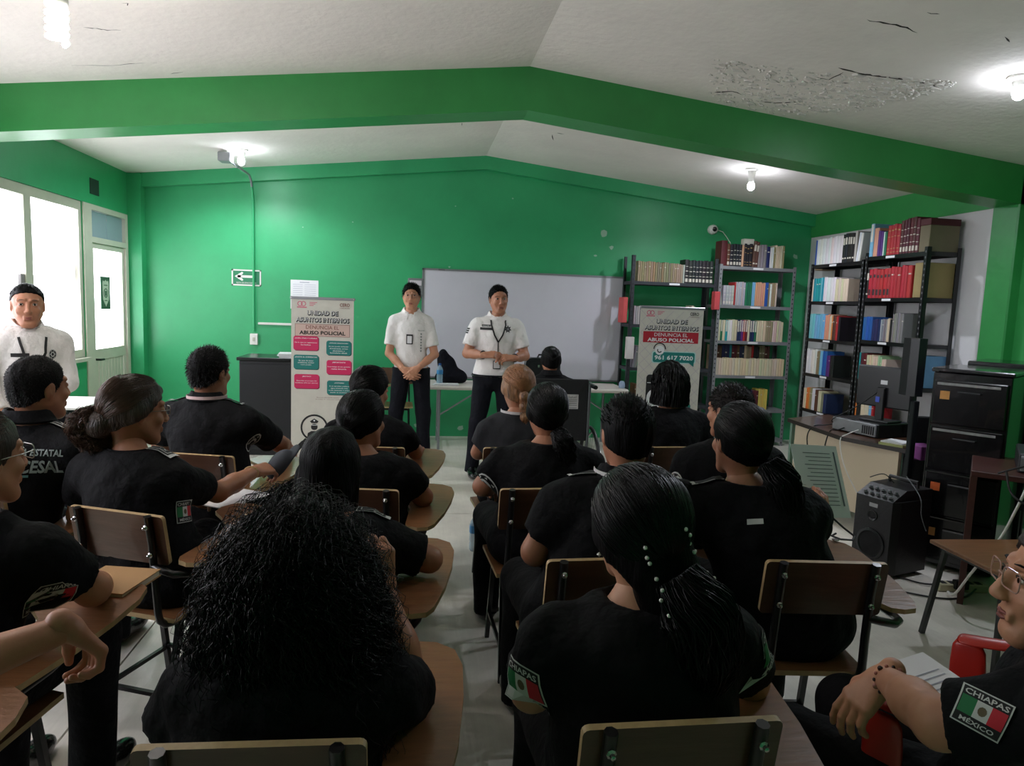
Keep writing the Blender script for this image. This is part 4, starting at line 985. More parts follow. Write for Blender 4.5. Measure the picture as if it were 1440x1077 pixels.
SHAPE = {'plain': '', 'banded': ' with pale bands', 'dark_banded': ' with dark bands', 'gold': ' with gold bands', 'white_foot': ' with white marks', 'two_tone': ' with pale top', 'bare': ''}
def row(start, ux, z, spec, place, group, dp=.17, gap=.001, back=0.):
    """spec: (colour, count, height, thickness[, style[, lean]])"""
    s = 0.; k = 0
    for sp in spec:
        c, n, h, th = sp[:4]; st = sp[4] if len(sp) > 4 else 'plain'; ln = sp[5] if len(sp) > 5 else 0.
        if c is None: s += th*n; continue
        for i in range(n):
            t = th*random.uniform(.85, 1.15); hh = h*random.uniform(.97, 1.03); col = tuple(max(0, min(255, v+random.uniform(-8, 8))) for v in CN[c])
            p = (start[0]+s, start[1]+back+random.uniform(0, .006), z) if ux > 0 else (start[0]+back+random.uniform(0, .006), start[1]-s, z)
            if ln > 0: s_extra = 0
            st_ = st if st != 'plain' or random.random() < .3 else 'bare'
            lab = '%s %s%s, %s from left, %s' % (NICE.get(c, c), 'volume' if t > .03 else 'thin book' if t < .016 else 'book', SHAPE[st], ordinal(k), place)
            book(p, ux, t, dp, hh, col, st_, lab, group, ln); s += t+gap+(abs(sin(ln))*hh*.25 if ln and i == n-1 else 0); k += 1
    return s
def crate(name, lo, hi, col, label, cat, parts=1, lid=None):
    root = empty(name, ((lo[0]+hi[0])/2, (lo[1]+hi[1])/2, lo[2]), 0, label, cat); a = ((hi[0]-lo[0])/2, (hi[1]-lo[1])/2, hi[2]-lo[2])
    m = mat('card_%d_%d_%d' % col, col, .7, bump=.1, bscale=30, var=.15, vscale=6); cut_ = a[2]*(.8 if lid else 1)
    MB().box((-a[0], -a[1], 0), (a[0], a[1], cut_), bev=.004).build('body', m, root)
    if lid: MB().box((-a[0]-.003, -a[1]-.003, cut_), (a[0]+.003, a[1]+.003, a[2]), bev=.004).build('lid', mat('card_%d_%d_%d' % lid, lid, .6), root)
    return root
# ---- grey steel shelving on the back wall
SLOT = mat('post_slot', (30, 30, 32), .7)
def shelving(name, x0, x1, y0, y1, levels, ztop, m, label, axis='x', brace=True):
    root = empty(name, ((x0+x1)/2, (y0+y1)/2, 0), 0, label, 'shelving'); hx, hy = (x1-x0)/2, (y1-y0)/2
    for sx in (-1, 1):
        for sy in (-1, 1):
            mb = MB(); t = .003; wd = .038
            mb.box((min(sx*hx, sx*(hx-wd)), min(sy*hy, sy*(hy-t)), 0), (max(sx*hx, sx*(hx-wd)), max(sy*hy, sy*(hy-t)), ztop))
            mb.box((min(sx*hx, sx*(hx-t)), min(sy*hy, sy*(hy-wd)), 0), (max(sx*hx, sx*(hx-t)), max(sy*hy, sy*(hy-wd)), ztop))
            p = mb.build('post', m, root)
            front = (sy < 0) if axis == 'x' else (sx < 0)
            if front:
                mb = MB(); n = int(ztop/.05)
                for k in range(n):
                    z = .03+k*.05
                    if axis == 'x': cx = sx*(hx-.019); mb.box((cx-.005, -hy-.0012, z), (cx+.005, -hy-.0002, z+.018))
                    else: cy = sy*(hy-.019); mb.box((-hx-.0012, cy-.005, z), (-hx-.0002, cy+.005, z+.018))
                mb.build('slots', SLOT if m is not BLKM else mat('slot_light', (110, 112, 116), .6), p)['kind'] = 'stuff'
    for z in levels:
        mb = MB(); mb.box((-hx+.004, -hy+.004, z-.008), (hx-.004, hy-.004, z)); 
        mb.box((-hx+.004, -hy+.003, z-.035), (hx-.004, -hy+.006, z)); mb.box((-hx+.004, hy-.006, z-.035), (hx-.004, hy-.003, z)); mb.box((-hx+.003, -hy+.004, z-.035), (-hx+.006, hy-.004, z)); mb.box((hx-.006, -hy+.004, z-.035), (hx-.003, hy-.004, z))
        sh = mb.build('shelf', m, root)
        if axis == 'x': MB().box((-.06, -hy+.001, z-.028), (.06, -hy+.003, z-.008)).build('shelf_tag', PAPER, sh)
        else: MB().box((-hx+.001, -.06+.06, z-.028), (-hx+.003, .12, z-.008)).build('shelf_tag', PAPER, sh)
    return root
GA = [.08, .46, .87, 1.35, 1.82]; GB = [.08, .42, .81, 1.2, 1.6, 2.03]
shelving('steel_shelving', 2.34, 3.33, 7.40, 7.72, GA, 2.1, DSTEEL, 'dark grey steel bookcase on the back wall, left of the taller one')
shelving('steel_shelving', 3.345, 4.26, 7.40, 7.72, GB, 2.05, STEEL, 'light grey steel bookcase on the back wall, in the right corner')
ga = 'books on the left grey bookcase'; gb = 'books on the right grey bookcase'; Y0 = 7.405
row((2.41, Y0), 1, 1.82, [('tan', 8, .215, .024, 'plain'), ('olive', 8, .212, .024, 'plain'), ('tan', 5, .205, .022), ('lgrey', 1, .2, .02), ('black', 8, .255, .04, 'white_foot')], 'top shelf, left grey bookcase', ga)
row((2.39, Y0), 1, 1.35, [('lgrey', 3, .2, .02), ('grey', 5, .2, .018), ('black', 4, .2, .02), (None, 1, 0, .42), ('cream', 3, .22, .012), ('tan', 3, .2, .014), ('white', 2, .16, .014)], 'second shelf, left grey bookcase', ga)
row((2.40, Y0), 1, .87, [('grey', 3, .24, .018, 'plain', .15), (None, 1, 0, .62), ('cream', 2, .3, .03), ('tan', 1, .22, .03)], 'third shelf, left grey bookcase', ga)
row((2.45, Y0), 1, .46, [('brown', 2, .22, .02), (None, 1, 0, .6), ('cream', 3, .24, .018), ('tan', 3, .2, .018)], 'fourth shelf, left grey bookcase', ga)
row((3.36, Y0), 1, 2.03, [('maroon', 1, .27, .075, 'bare'), ('brown', 1, .24, .03, 'white_foot'), ('black', 4, .24, .036, 'white_foot'), ('salmon', 1, .24, .028, 'bare'), ('black', 3, .25, .034, 'gold'), ('brown', 2, .29, .03, 'banded', .06), ('grey', 3, .25, .03), ('navy', 1, .24, .036), ('white', 2, .23, .026, 'bare'), ('olive', 1, .22, .02), ('cream', 4, .25, .022), ('tan', 1, .25, .02)], 'top shelf, right grey bookcase', gb)
row((3.39, Y0), 1, 1.6, [('lgrey', 1, .22, .018, 'plain', -.12), ('lgrey', 4, .22, .03, 'white_foot'), ('red', 1, .26, .02), ('lgrey', 5, .26, .022), ('green', 3, .26, .024), ('lblue', 2, .26, .02), ('salmon', 5, .26, .022), ('blue', 2, .26, .018), ('olive', 1, .25, .018), ('white', 1, .25, .02), ('tan', 2, .26, .022), ('lpink', 1, .26, .02)], 'second shelf, right grey bookcase', gb)
sp = []
for c, n in (('cream', 1), ('green', 1), ('cream', 1), ('teal', 1), ('white', 2), ('cream', 2), ('navy', 2), ('purple', 1), ('red', 1), ('maroon', 1), ('cream', 1), ('navy', 2), ('green', 1), ('cream', 4), ('tan', 3), ('lpink', 2), ('cream', 3)): sp.append((c, n, .235, .0262, 'two_tone' if c not in ('cream', 'tan', 'white', 'lpink') else 'plain'))
row((3.385, Y0), 1, 1.2, sp, 'third shelf, right grey bookcase', gb)
row((3.385, Y0), 1, .81, [('cream', 26, .19, .0305, 'bare')], 'fourth shelf front row, right grey bookcase', gb, dp=.12)
row((3.39, Y0), 1, .81, [('cream', 2, .33, .03), ('brown', 2, .33, .028), ('navy', 3, .34, .03), ('teal', 1, .34, .03), ('maroon', 2, .34, .03), ('brown', 1, .34, .026), ('navy', 2, .33, .026), ('cream', 1, .33, .03), ('tan', 2, .33, .03), ('red', 1, .33, .03), ('black', 2, .33, .03), ('olive', 2, .33, .03), ('brown', 2, .33, .03)], 'fourth shelf back row, right grey bookcase', gb, dp=.14, back=.14)
row((3.39, Y0), 1, .42, [('cream', 3, .24, .016), ('tan', 3, .22, .016), ('grey', 2, .2, .02), (None, 1, 0, .22), ('white', 1, .22, .02), ('black', 2, .22, .024), ('navy', 1, .22, .02), ('maroon', 3, .22, .026), ('yellow', 5, .23, .022)], 'fifth shelf, right grey bookcase', gb)
crate('letter_box', (2.30, 7.30, .97), (2.38, 7.37, 1.21), (214, 208, 206), 'narrow white box hung on the left post of the dark grey bookcase', 'box')
crate('small_white_box', (3.62, 7.42, 2.27), (3.74, 7.5, 2.34), (206, 204, 192), 'small white box lying on the books under the security camera', 'box')
crate('red_folder_box', (3.27, 7.3, 1.54), (3.33, 7.39, 1.74), (190, 70, 74), 'red box file wedged between the two grey bookcases', 'box')
crate('red_folder_box', (2.27, 7.42, 1.36), (2.32, 7.6, 1.64), (206, 84, 84), 'red box file at the left side of the dark grey bookcase', 'box')
o = MB().lathe([(.03, 0), (.035, .02), (.03, .06), (.018, .075)], n=16).build('tape_roll', mat('blue_white_plastic', (150, 170, 196), .4), None, 50); o.location = (2.22, 7.15, .666); tag(o, 'small blue and white roll at the right end of the folding table', 'tape')
# ---- black shelving on the right wall
BL = [.1, .5, .89, 1.27, 1.67, 2.06]
shelving('black_shelving', 4.28, 4.6, 6.235, 7.14, BL, 2.07, BLKM, 'black slotted-angle bookcase on the right wall, nearer the corner', axis='y')
shelving('black_shelving', 4.28, 4.6, 5.40, 6.22, [z+.03 for z in BL], 2.13, BLKM, 'black slotted-angle bookcase on the right wall, nearer the pillar', axis='y')
r1 = 'books on the black bookcase nearer the corner'; r2 = 'books on the black bookcase nearer the pillar'; X0 = 4.285
def R1(z, spec, w_): row((X0, 7.10), -1, z, spec, '%s shelf, black bookcase nearer the corner' % w_, r1, dp=.2)
def R2(z, spec, w_): row((X0, 6.19), -1, z+.03, spec, '%s shelf, black bookcase nearer the pillar' % w_, r2, dp=.2)
R1(2.06, [('blue', 1, .27, .02), ('white', 9, .27, .05, 'bare'), ('black', 5, .28, .038, 'banded'), ('lgrey', 1, .3, .03), ('white', 2, .28, .03, 'bare', .12)], 'top')
R2(2.06, [('lblue', 1, .3, .05, 'two_tone'), ('salmon', 1, .27, .06, 'bare'), ('purple', 2, .23, .035), ('white', 1, .22, .02), ('green', 1, .22, .03), ('red', 4, .27, .042, 'gold'), ('maroon', 6, .3, .04, 'white_foot')], 'top')
R1(1.67, [('cream', 1, .24, .02), ('teal', 3, .25, .045), ('lteal', 1, .25, .02), ('teal', 1, .25, .03), ('white', 4, .25, .055, 'bare'), ('cream', 5, .23, .04, 'bare')], 'second')
R2(1.67, [('black', 1, .27, .035, 'banded'), ('red', 6, .27, .05, 'dark_banded'), ('red', 6, .28, .048, 'plain')], 'second')
R1(1.27, [('lteal', 2, .26, .05, 'bare'), ('lblue', 4, .26, .045), ('salmon', 3, .26, .025), ('cream', 2, .25, .02), ('orange', 1, .25, .02), ('brown', 2, .25, .026), ('red', 2, .25, .024), ('black', 1, .24, .03)], 'third')
R2(1.27, [('blue', 3, .22, .05), ('navy', 3, .2, .04), ('lgrey', 1, .2, .02), ('grey', 3, .21, .022), ('cream', 3, .21, .014), ('black', 2, .21, .014), ('grey', 6, .26, .022)], 'third')
R1(.89, [('white', 4, .26, .05, 'bare'), ('olive', 2, .25, .03), ('lblue', 1, .26, .04), ('blue', 2, .26, .035), ('purple', 3, .22, .02), ('black', 2, .22, .026)], 'fourth')
R2(.89, [('teal', 1, .26, .02), ('maroon', 2, .26, .04), ('cream', 5, .24, .032, 'bare'), ('lgreen', 2, .24, .024), ('lpink', 2, .22, .03)], 'fourth')
R1(.5, [('cream', 2, .22, .028), ('orange', 2, .24, .026), ('tan', 2, .24, .026), ('white', 2, .24, .026), ('brown', 2, .22, .026), ('cream', 2, .22, .03), ('olive', 1, .2, .04), ('navy', 2, .2, .03)], 'fifth')
R2(.5, [('orange', 1, .24, .03), ('black', 2, .22, .03), ('cream', 2, .16, .05), ('lblue', 1, .18, .04), ('red', 1, .18, .03)], 'fifth')
crate('archive_box', (4.30, 5.42, 2.09), (4.58, 5.62, 2.37), (122, 112, 88), 'large tan archive box with maroon lid atop the black bookcase by the pillar', 'box', lid=(84, 28, 36))
crate('archive_box', (4.30, 5.43, 1.70), (4.58, 5.56, 2.0), (150, 132, 86), 'tan archive box on the second shelf at the pillar end', 'box')
crate('blue_folder_box', (4.30, 5.42, .92), (4.58, 5.6, 1.2), (96, 140, 178), 'light blue box file on the shelf behind the black filing cabinet', 'box')
crate('tan_box', (4.45, 7.2, 2.02), (4.6, 7.35, 2.25), (150, 126, 100), 'small tan box in the corner beside the white volumes', 'box')
# ------------------------------------------------------------ computer desk, screen, tower
root = empty('computer_desk', (3.35, 4.75, 0), 0, 'wooden computer desk with cream modesty panel before the black shelves', 'desk')
A = Vector((2.79, 5.15, 0)); 
def P2(x, y): return (x-3.35, y-4.75)
top = [P2(3.08, 5.30), P2(3.60, 5.55), P2(3.64, 4.3), P2(3.22, 4.08), P2(3.04, 4.5)]
MB().prism(top, .63, .66, 0, None, 1).build('desktop', [WOODD, mat('dark_desk_edge', (40, 32, 28), .4)], root)
MB().prism([P2(3.12, 5.24), P2(3.14, 5.24), P2(3.25, 4.15), P2(3.23, 4.15)], .1, .63).build('modesty_panel', mat('cream_laminate', (206, 190, 164), .55), root)
for x, y in ((3.12, 5.28), (3.57, 5.48), (3.27, 4.16), (3.58, 4.35)): MB().tube([(x-3.35, y-4.75, .63), (x-3.35, y-4.75, 0)], .02, 4).build('leg', mat('greenish_steel', (110, 140, 124), .5), root)
def local(root, p): return (p[0]-root.location[0], p[1]-root.location[1], p[2])
root = empty('desktop_computer', (3.38, 4.66, .661), radians(14), 'silver and black desktop computer lying flat on the desk, cables behind', 'computer')
MB().box((-.17, -.2, 0), (.17, .2, .1), bev=.006).build('case', BLKP, root)
MB().box((-.185, -.19, .008), (-.17, .19, .095), bev=.003).build('rear_panel', STEEL, root)
mb = MB(); [mb.box((-.187, -.18+.018*k, .02), (-.185, -.168+.018*k, .08)) for k in range(6)]; mb.build('vent_slots', SLOT, root)
root = empty('computer_monitor', (3.42, 4.60, .762), radians(22), 'black computer monitor seen from behind, standing on the desktop computer', 'monitor')
MB().box((-.03, -.21, .10), (.0, .21, .40), bev=.01).build('screen_housing', mat('monitor_plastic', (20, 20, 23), .35), root)
MB().box((.0, -.2, .11), (.004, .2, .39)).build('screen', LEATHER, root)
MB().box((-.06, -.03, .0), (-.03, .03, .25), bev=.006).build('stand_neck', BLKP, root); MB().box((-.12, -.11, 0), (.06, .11, .014), bev=.004).build('stand_foot', BLKP, root)
MB().box((-.033, -.03, .27), (-.0305, .02, .3)).build('sticker', PAPER, root); MB().box((-.064, .0, .14), (-.06, .03, .18)).build('blue_plug', mat('blue_plug', (50, 80, 190), .4), root)
def cord(name, pts, r, m, label):
    P = [Vector(p) for p in pts]; out = []
    for i in range(len(P)-1):
        a, b, c, d = P[max(0, i-1)], P[i], P[i+1], P[min(len(P)-1, i+2)]
        for k in range(6):
            t = k/6; out.append(.5*((2*b)+(c-a)*t+(2*a-5*b+4*c-d)*t*t+(3*b-a-3*c+d)*t**3))
    out.append(P[-1]); o = MB().tube(out, r, 6).build(name, m, None, 80); tag(o, label, 'cable'); return o
cord('cable', [(3.25, 4.85, .70), (3.16, 4.9, .675), (3.08, 4.92, .66), (3.04, 4.93, .58), (3.08, 4.95, .4), (3.06, 4.9, .3)], .005, BLKP, 'black cable looping over the front edge of the computer desk, leftmost')
cord('cable', [(3.22, 4.7, .70), (3.12, 4.68, .675), (3.06, 4.68, .66), (3.03, 4.68, .5), (3.06, 4.68, .25)], .005, BLKP, 'black cable hanging straight down the cream panel')
cord('cable', [(3.40, 4.6, 1.0), (3.25, 4.66, .86), (3.14, 4.78, .74), (3.2, 4.8, .70)], .004, BLKP, 'black video cable sagging from the monitor to the desktop computer')
cord('cable', [(3.2, 4.55, .70), (3.1, 4.52, .675), (3.03, 4.5, .63), (3.05, 4.45, .45), (3.12, 4.35, .25)], .004, WHT, 'white cable hanging down the cream panel of the computer desk')
root = empty('yellow_folder', (3.23, 4.22, .661), radians(30), 'yellow-green folder at the near end of the computer desk', 'folder')
MB().box((-.08, -.1, 0), (.1, .06, .018), bev=.003).build('cover', mat('yellow_green_card', (160, 164, 104), .6), root); MB().box((-.07, -.09, .018), (.09, .05, .026)).build('papers', PAPER, root)
# tall dark screen edge-on with its post, and the black stand beneath
root = empty('screen_stand', (3.20, 4.0, 0), 0, 'tall black flat screen seen edge-on on a slim upright by the desk', 'screen')
MB().prism([(-.05, .04), (-.035, -.02), (.02, -.02), (.04, .04), (.03, .12), (-.04, .12)], 1.02, 1.39).build('screen_housing', mat('screen_casing', (24, 25, 30), .35), root)
MB().box((-.03, -.02, .0), (.01, .02, .99), bev=.004).build('upright', mat('dark_post', (34, 36, 40), .35, metal=.3), root)
MB().box((-.1, -.1, 0), (.1, .1, .02), bev=.004).build('foot', BLKM, root)
root = empty('black_cabinet', (3.38, 4.12, 0), radians(-20), 'plain black cabinet between the desk and the filing cabinet', 'cabinet')
MB().box((-.12, -.12, .0), (.16, .16, .6), bev=.006).build('body', BLKM, root); MB().box((-.123, -.1, .04), (-.12, .14, .56)).build('door', mat('black_laminate', (24, 24, 30), .5), root)
crate('tissue_box', (3.27, 4.0, .601), (3.40, 4.14, .69), (150, 74, 150), 'pink and purple box on the black cabinet', 'box')
root = empty('small_screen', (3.45, 4.2, .601), radians(-10), 'small black screen leaning behind the purple box', 'monitor')
MB().box((-.12, -.01, .02), (.12, .01, .26), bev=.008).build('housing', BLKP, root); MB().box((-.04, .01, 0), (.04, .06, .1)).build('stand', BLKP, root)
# PA speaker
root = empty('loudspeaker', (2.85, 3.68, 0), radians(-72), 'black loudspeaker with rounded control top standing on the floor', 'speaker')
BODY = [(-.13, -.18), (.13, -.18), (.15, -.12), (.15, .18), (-.15, .18), (-.15, -.12)]
MB().prism(BODY, .03, .50).build('cabinet', mat('speaker_plastic', (17, 17, 20), .45, bump=.15, bscale=120), root)
mb = MB(); M = Matrix.Translation((0, 0, 0)); mb.raw([(-.13, -.18, .5), (.13, -.18, .5), (.13, -.05, .565), (-.13, -.05, .565), (-.15, .18, .565), (.15, .18, .565), (-.15, .18, .5), (.15, .18, .5)], [(0, 1, 2, 3), (3, 2, 5, 4), (1, 7, 5, 2), (6, 0, 3, 4), (7, 6, 4, 5)]); mb.build('control_top', BLKP, root)
for i in range(5):
    for j in range(2): x, y = -.09+.045*i, -.15+.05*j; z = .5+(y+.18)/.13*.065; MB().lathe([(.012, 0), (.011, .014), (.001, .016)], (x, y, z), 10).build('knob', mat('grey_knob', (120, 122, 126), .3), root, 40)
f = Flat((0, -.181, 0), (1, 0, 0), (0, 0, 1))
M = Matrix.Translation((0, -.18, .2)) @ Matrix.Rotation(radians(90), 4, 'X')
mb = MB(); mb.lathe([(.10, 0), (.10, .008), (.085, .01), (.07, -.012), (.03, -.02), (.001, -.004)], n=28, M=M); mb.build('woofer', mat('cone_black', (24, 24, 28), .3), root, 50)
M = Matrix.Translation((0, -.18, .385)) @ Matrix.Rotation(radians(90), 4, 'X')
mb = MB(); mb.lathe([(.035, 0), (.033, .006), (.02, -.002), (.001, .004)], n=20, M=M); mb.build('tweeter', mat('cone_black', (24, 24, 28), .3), root, 50)
f.rect(-.03, .44, .03, .465, 0, .001); f.build('badge', mat('silver_badge', (170, 170, 174), .4), root)
MB().tube([(-.1, .1, .565), (-.1, .1, .6), (.1, .1, .6), (.1, .1, .565)], .012, 6).build('handle', BLKP, root)
mb = MB(); [mb.lathe([(.02, 0), (.022, .03)], (x, y, 0), 10) for x in (-.1, .1) for y in (-.13, .13)]; mb.build('feet', BLKP, root)
root.scale = (.9, .9, .92)
cord('cable', [(2.75, 3.55, .57), (2.69, 3.56, .62), (2.67, 3.65, .58)], .003, BLKP, 'thin black cord looping over the speaker controls')
cord('cable', [(2.85, 3.58, .6), (2.82, 3.42, .52), (2.83, 3.41, .42), (2.87, 3.41, .33)], .003, mat('grey_cord', (90, 92, 96), .4), 'thin grey cord hanging down the side of the loudspeaker')
# filing cabinet
root = empty('filing_cabinet', (3.47, 3.80, 0), radians(-53), 'tall black four-drawer filing cabinet with orange tags', 'filing cabinet')
BM = mat('black_enamel_worn', (19, 19, 22), .22, coat=.5, bump=.25, bscale=7)
MB().box((-.2, -.27, .02), (.2, .27, 1.2), bev=.006).build('body', BM, root)
MB().box((-.21, -.285, 1.2), (.21, .28, 1.225), bev=.006).build('top', BM, root)
for k, z in enumerate((.05, .33, .61, .89)):
    d = MB().box((-.185, -.292, z), (.185, -.27, z+.265), bev=.006).build('drawer', BM, root)
    MB().tube([(-.06, -.29, z+.2), (-.055, -.31, z+.2), (.055, -.31, z+.2), (.06, -.29, z+.2)], .006, 6).build('handle', mat('dark_chrome', (90, 92, 96), .25, metal=.9), d)
    if k != 2: MB().box((-.15, -.2935, z+.15), (-.1, -.2925, z+.2)).build('tag', mat('orange_tag_%d' % (k == 1), (226, 108, 54) if k == 1 else (214, 152, 84), .6), d)
    if k > 1: MB().box((-.17, -.2935, z+.235), (.15, -.2925, z+.25), bev=0).build('tape_strip', mat('torn_tape', (176, 176, 176), .5, var=.5, vscale=30), d)
root = empty('filing_cabinet', (4.0, 4.15, 0), radians(-53), 'second black filing cabinet behind the first, at the right edge', 'filing cabinet')
MB().box((-.2, -.27, .0), (.2, .27, 1.25), bev=.006).build('body', BM, root)
for z in (.05, .35, .65, .95): MB().box((-.185, -.285, z), (.185, -.27, z+.27), bev=.006).build('drawer', BM, root)
# brown desk at the right edge with a tower, cables
root = empty('brown_desk', (3.34, 3.22, 0), radians(-42), 'reddish brown desk at the right edge carrying a computer', 'desk')
RW = mat('red_brown_laminate', (74, 38, 34), .4, var=.3, vscale=8, stretch=(1, 1, 6))
MB().box((-.3, -.3, .70), (.7, .3, .73), bev=.003).build('desktop', RW, root); MB().box((-.3, -.3, 0), (-.27, .3, .70)).build('side_panel', RW, root)
MB().box((.2, .1, .2), (.7, .12, .70)).build('back_panel', RW, root); MB().box((.67, -.3, 0), (.7, .3, .70)).build('side_panel', RW, root)
root = empty('computer_tower', (3.42, 3.16, .731), radians(-42), 'grey and white computer case lying on the brown desk', 'computer')
MB().box((-.2, -.18, 0), (.22, .2, .1), bev=.006).build('case', mat('dark_case', (50, 50, 54), .4), root)
MB().box((-.19, -.19, .01), (.2, -.18, .09), bev=.002).build('rear_panel', mat('pale_case', (170, 172, 178), .4), root)
MB().box((-.19, -.196, .02), (-.1, -.19, .08)).build('fan_grille', mat('grille', (120, 122, 126), .4), root)
mb = MB(); [mb.box((-.06+.05*k, -.196, .03), (-.03+.05*k, -.19, .06)) for k in range(4)]; mb.build('ports', mat('port_blue', (60, 80, 150), .4), root)
cord('cable', [(3.15, 3.02, .79), (3.06, 2.98, .76), (3.0, 2.96, .66), (2.97, 2.97, .56), (2.93, 2.98, .45), (2.87, 3.0, .34), (2.84, 3.05, .22), (2.9, 3.2, .05), (2.95, 3.3, .02)], .007, WHT, 'thick white cable hanging from the brown desk to the floor')
cord('cable', [(3.2, 2.98, .76), (3.12, 2.88, .68), (3.02, 2.9, .62), (2.96, 2.98, .66), (2.98, 3.05, .76)], .006, BLKP, 'black cable looping under the computer on the brown desk')
cord('cable', [(3.3, 2.7, .62), (3.2, 2.72, .6), (3.1, 2.78, .55), (3.08, 2.8, .5), (3.15, 2.78, .46), (3.3, 2.7, .46)], .006, WHT, 'white cable in a loose loop at the right edge, below the desk')
cord('cable', [(3.5, 2.9, .84), (3.3, 2.94, .86), (3.08, 3.02, .8), (3.0, 3.12, .735)], .005, BLKP, 'black cable curling over the grey computer case')
o = MB().lathe([(.16, 0), (.17, .01), (.17, .02), (.16, .025)], n=28).lathe([(.05, -.64), (.02, -.6), (.02, 0)], n=12).build('round_stool', WOOD, None, 40); o.location = (3.2, 2.78, .64); tag(o, 'round pale wooden stool at the right edge before the brown desk', 'stool')
root = empty('power_strip', (3.08, 3.36, 0), radians(-8), 'cream multi-outlet power strip on the floor by the filing cabinet', 'power strip')
MB().box((-.14, -.03, .0), (.14, .03, .045), bev=.006).build('body', mat('old_white_plastic', (186, 182, 150), .4), root)
mb = MB(); [mb.box((-.12+.05*k, -.02, .045), (-.09+.05*k, .02, .047)) for k in range(5)]; mb.build('sockets', SLOT, root); MB().box((-.06, -.045, .02), (.02, -.01, .07), bev=.004).build('plug', BLKP, root)
cord('cable', [(3.0, 3.4, .02), (2.9, 3.45, .01), (2.8, 3.6, .008), (2.66, 3.6, .008), (2.7, 3.65, .008)], .005, BLKP, 'black power cord running over the floor from strip to loudspeaker')
cord('cable', [(3.2, 3.36, .03), (3.0, 3.25, .008), (2.8, 3.28, .008), (2.6, 3.5, .008), (2.62, 3.9, .008), (2.85, 4.4, .008)], .005, BLKP, 'black cord snaking over the floor towards the computer desk')
# empty desk-chair at the right edge
root = empty('school_desk', (2.82, 2.68, 0), radians(-2), 'empty wooden school desk with black legs at the right edge', 'desk')
MB().box((-.37, -.24, .45), (.5, .2, .468), bev=.003).build('desktop', WOOD, root)
mb = MB(); mb.box((-.33, -.2, .425), (.46, .16, .45)); mb.build('apron', TUBE, root)
for x, y, dx, dy in ((-.32, -.19, -.04, -.05), (.45, -.19, .04, -.05), (-.32, .15, -.04, .05), (.45, .15, .04, .05)): MB().tube([(x, y, .44), (x+dx, y+dy, 0)], .0145, 4).build('leg', TUBE, root)
MB().tube([(-.34, -.21, .15), (.47, -.21, .15)], .011, 4).build('stretcher', TUBE, root)
# ------------------------------------------------------------ uniform details
PM = [mat('patch_black', (16, 18, 20), .8), mat('patch_white', (196, 198, 196), .7), mat('flag_green', (14, 110, 62), .7), mat('flag_red', (190, 28, 46), .7), mat('eagle_brown', (96, 84, 60), .7)]
def R4(x0, y0, x1, y1, n=4):
    v = []; f = []
    for i in range(n+1):
        for j in range(n+1): v.append((x0+(x1-x0)*i/n, y0+(y1-y0)*j/n))
    for i in range(n):
        for j in range(n): a = i*(n+1)+j; f.append((a, a+n+1, a+n+2, a+1))
    return v, f
def T2(t, w_, h_, cx=0, cy=0, bold=.02):
    v, f = fit_text(t, w_, h_, bold); return [(a+cx, b+cy) for a, b in v], f
def flag_patch(p, c, n, up, s=1.):
    w_, h_ = .078*s, .066*s; S_ = []
    def add(vf, m, l): S_.append((vf[0], vf[1], m, l))
    add(R4(-w_/2, -h_/2-.004*s, w_/2, h_/2+.004*s), 1, 0); add(R4(-w_/2+.0025*s, -h_/2-.0015*s, w_/2-.0025*s, h_/2+.0015*s), 0, .0006)
    iw = w_-.008*s
    for k, m in enumerate((2, 1, 3)): add(R4(-iw/2+iw*k/3, -h_/2+.016*s, -iw/2+iw*(k+1)/3, h_/2-.016*s, 3), m, .0012)
    add(([(.007*s*cos(a), .009*s*sin(a)) for a in np.linspace(0, 2*pi, 11)[:-1]], [tuple(range(10))]), 4, .0018)
    add(T2('CHIAPAS', w_*.86, .0105*s, 0, h_/2-.0075*s), 1, .0014); add(T2('MÉXICO', w_*.7, .0105*s, 0, -h_/2+.0075*s), 1, .0014)
    return p.decal(p.shirt, c, n, up, S_, 'sleeve_flag', PM, off=.0045)
def round_patch(p, c, n, up, s=1., name='sleeve_badge'):
    S_ = []; k = 14
    def ring(r0, r1, m, l, sx=.8): S_.append(([(sx*r*cos(2*pi*i/k), r*sin(2*pi*i/k)) for r in (r0, r1) for i in range(k)], [(i, (i+1) % k, k+(i+1) % k, k+i) for i in range(k)], m, l))
    ring(.034*s, .04*s, 1, .0004); ring(.0, .034*s, 0, .0002); ring(.012*s, .02*s, 1, .001)
    for j in range(6): a = 2*pi*j/6; S_.append(([(.8*(.024*s)*cos(a+d), .026*s*sin(a+d)) for d in (-.25, .25)]+[(.8*.031*s*cos(a), .032*s*sin(a))], [(0, 1, 2)], 1, .001))
    return p.decal(p.shirt, c, n, up, S_, name, PM)
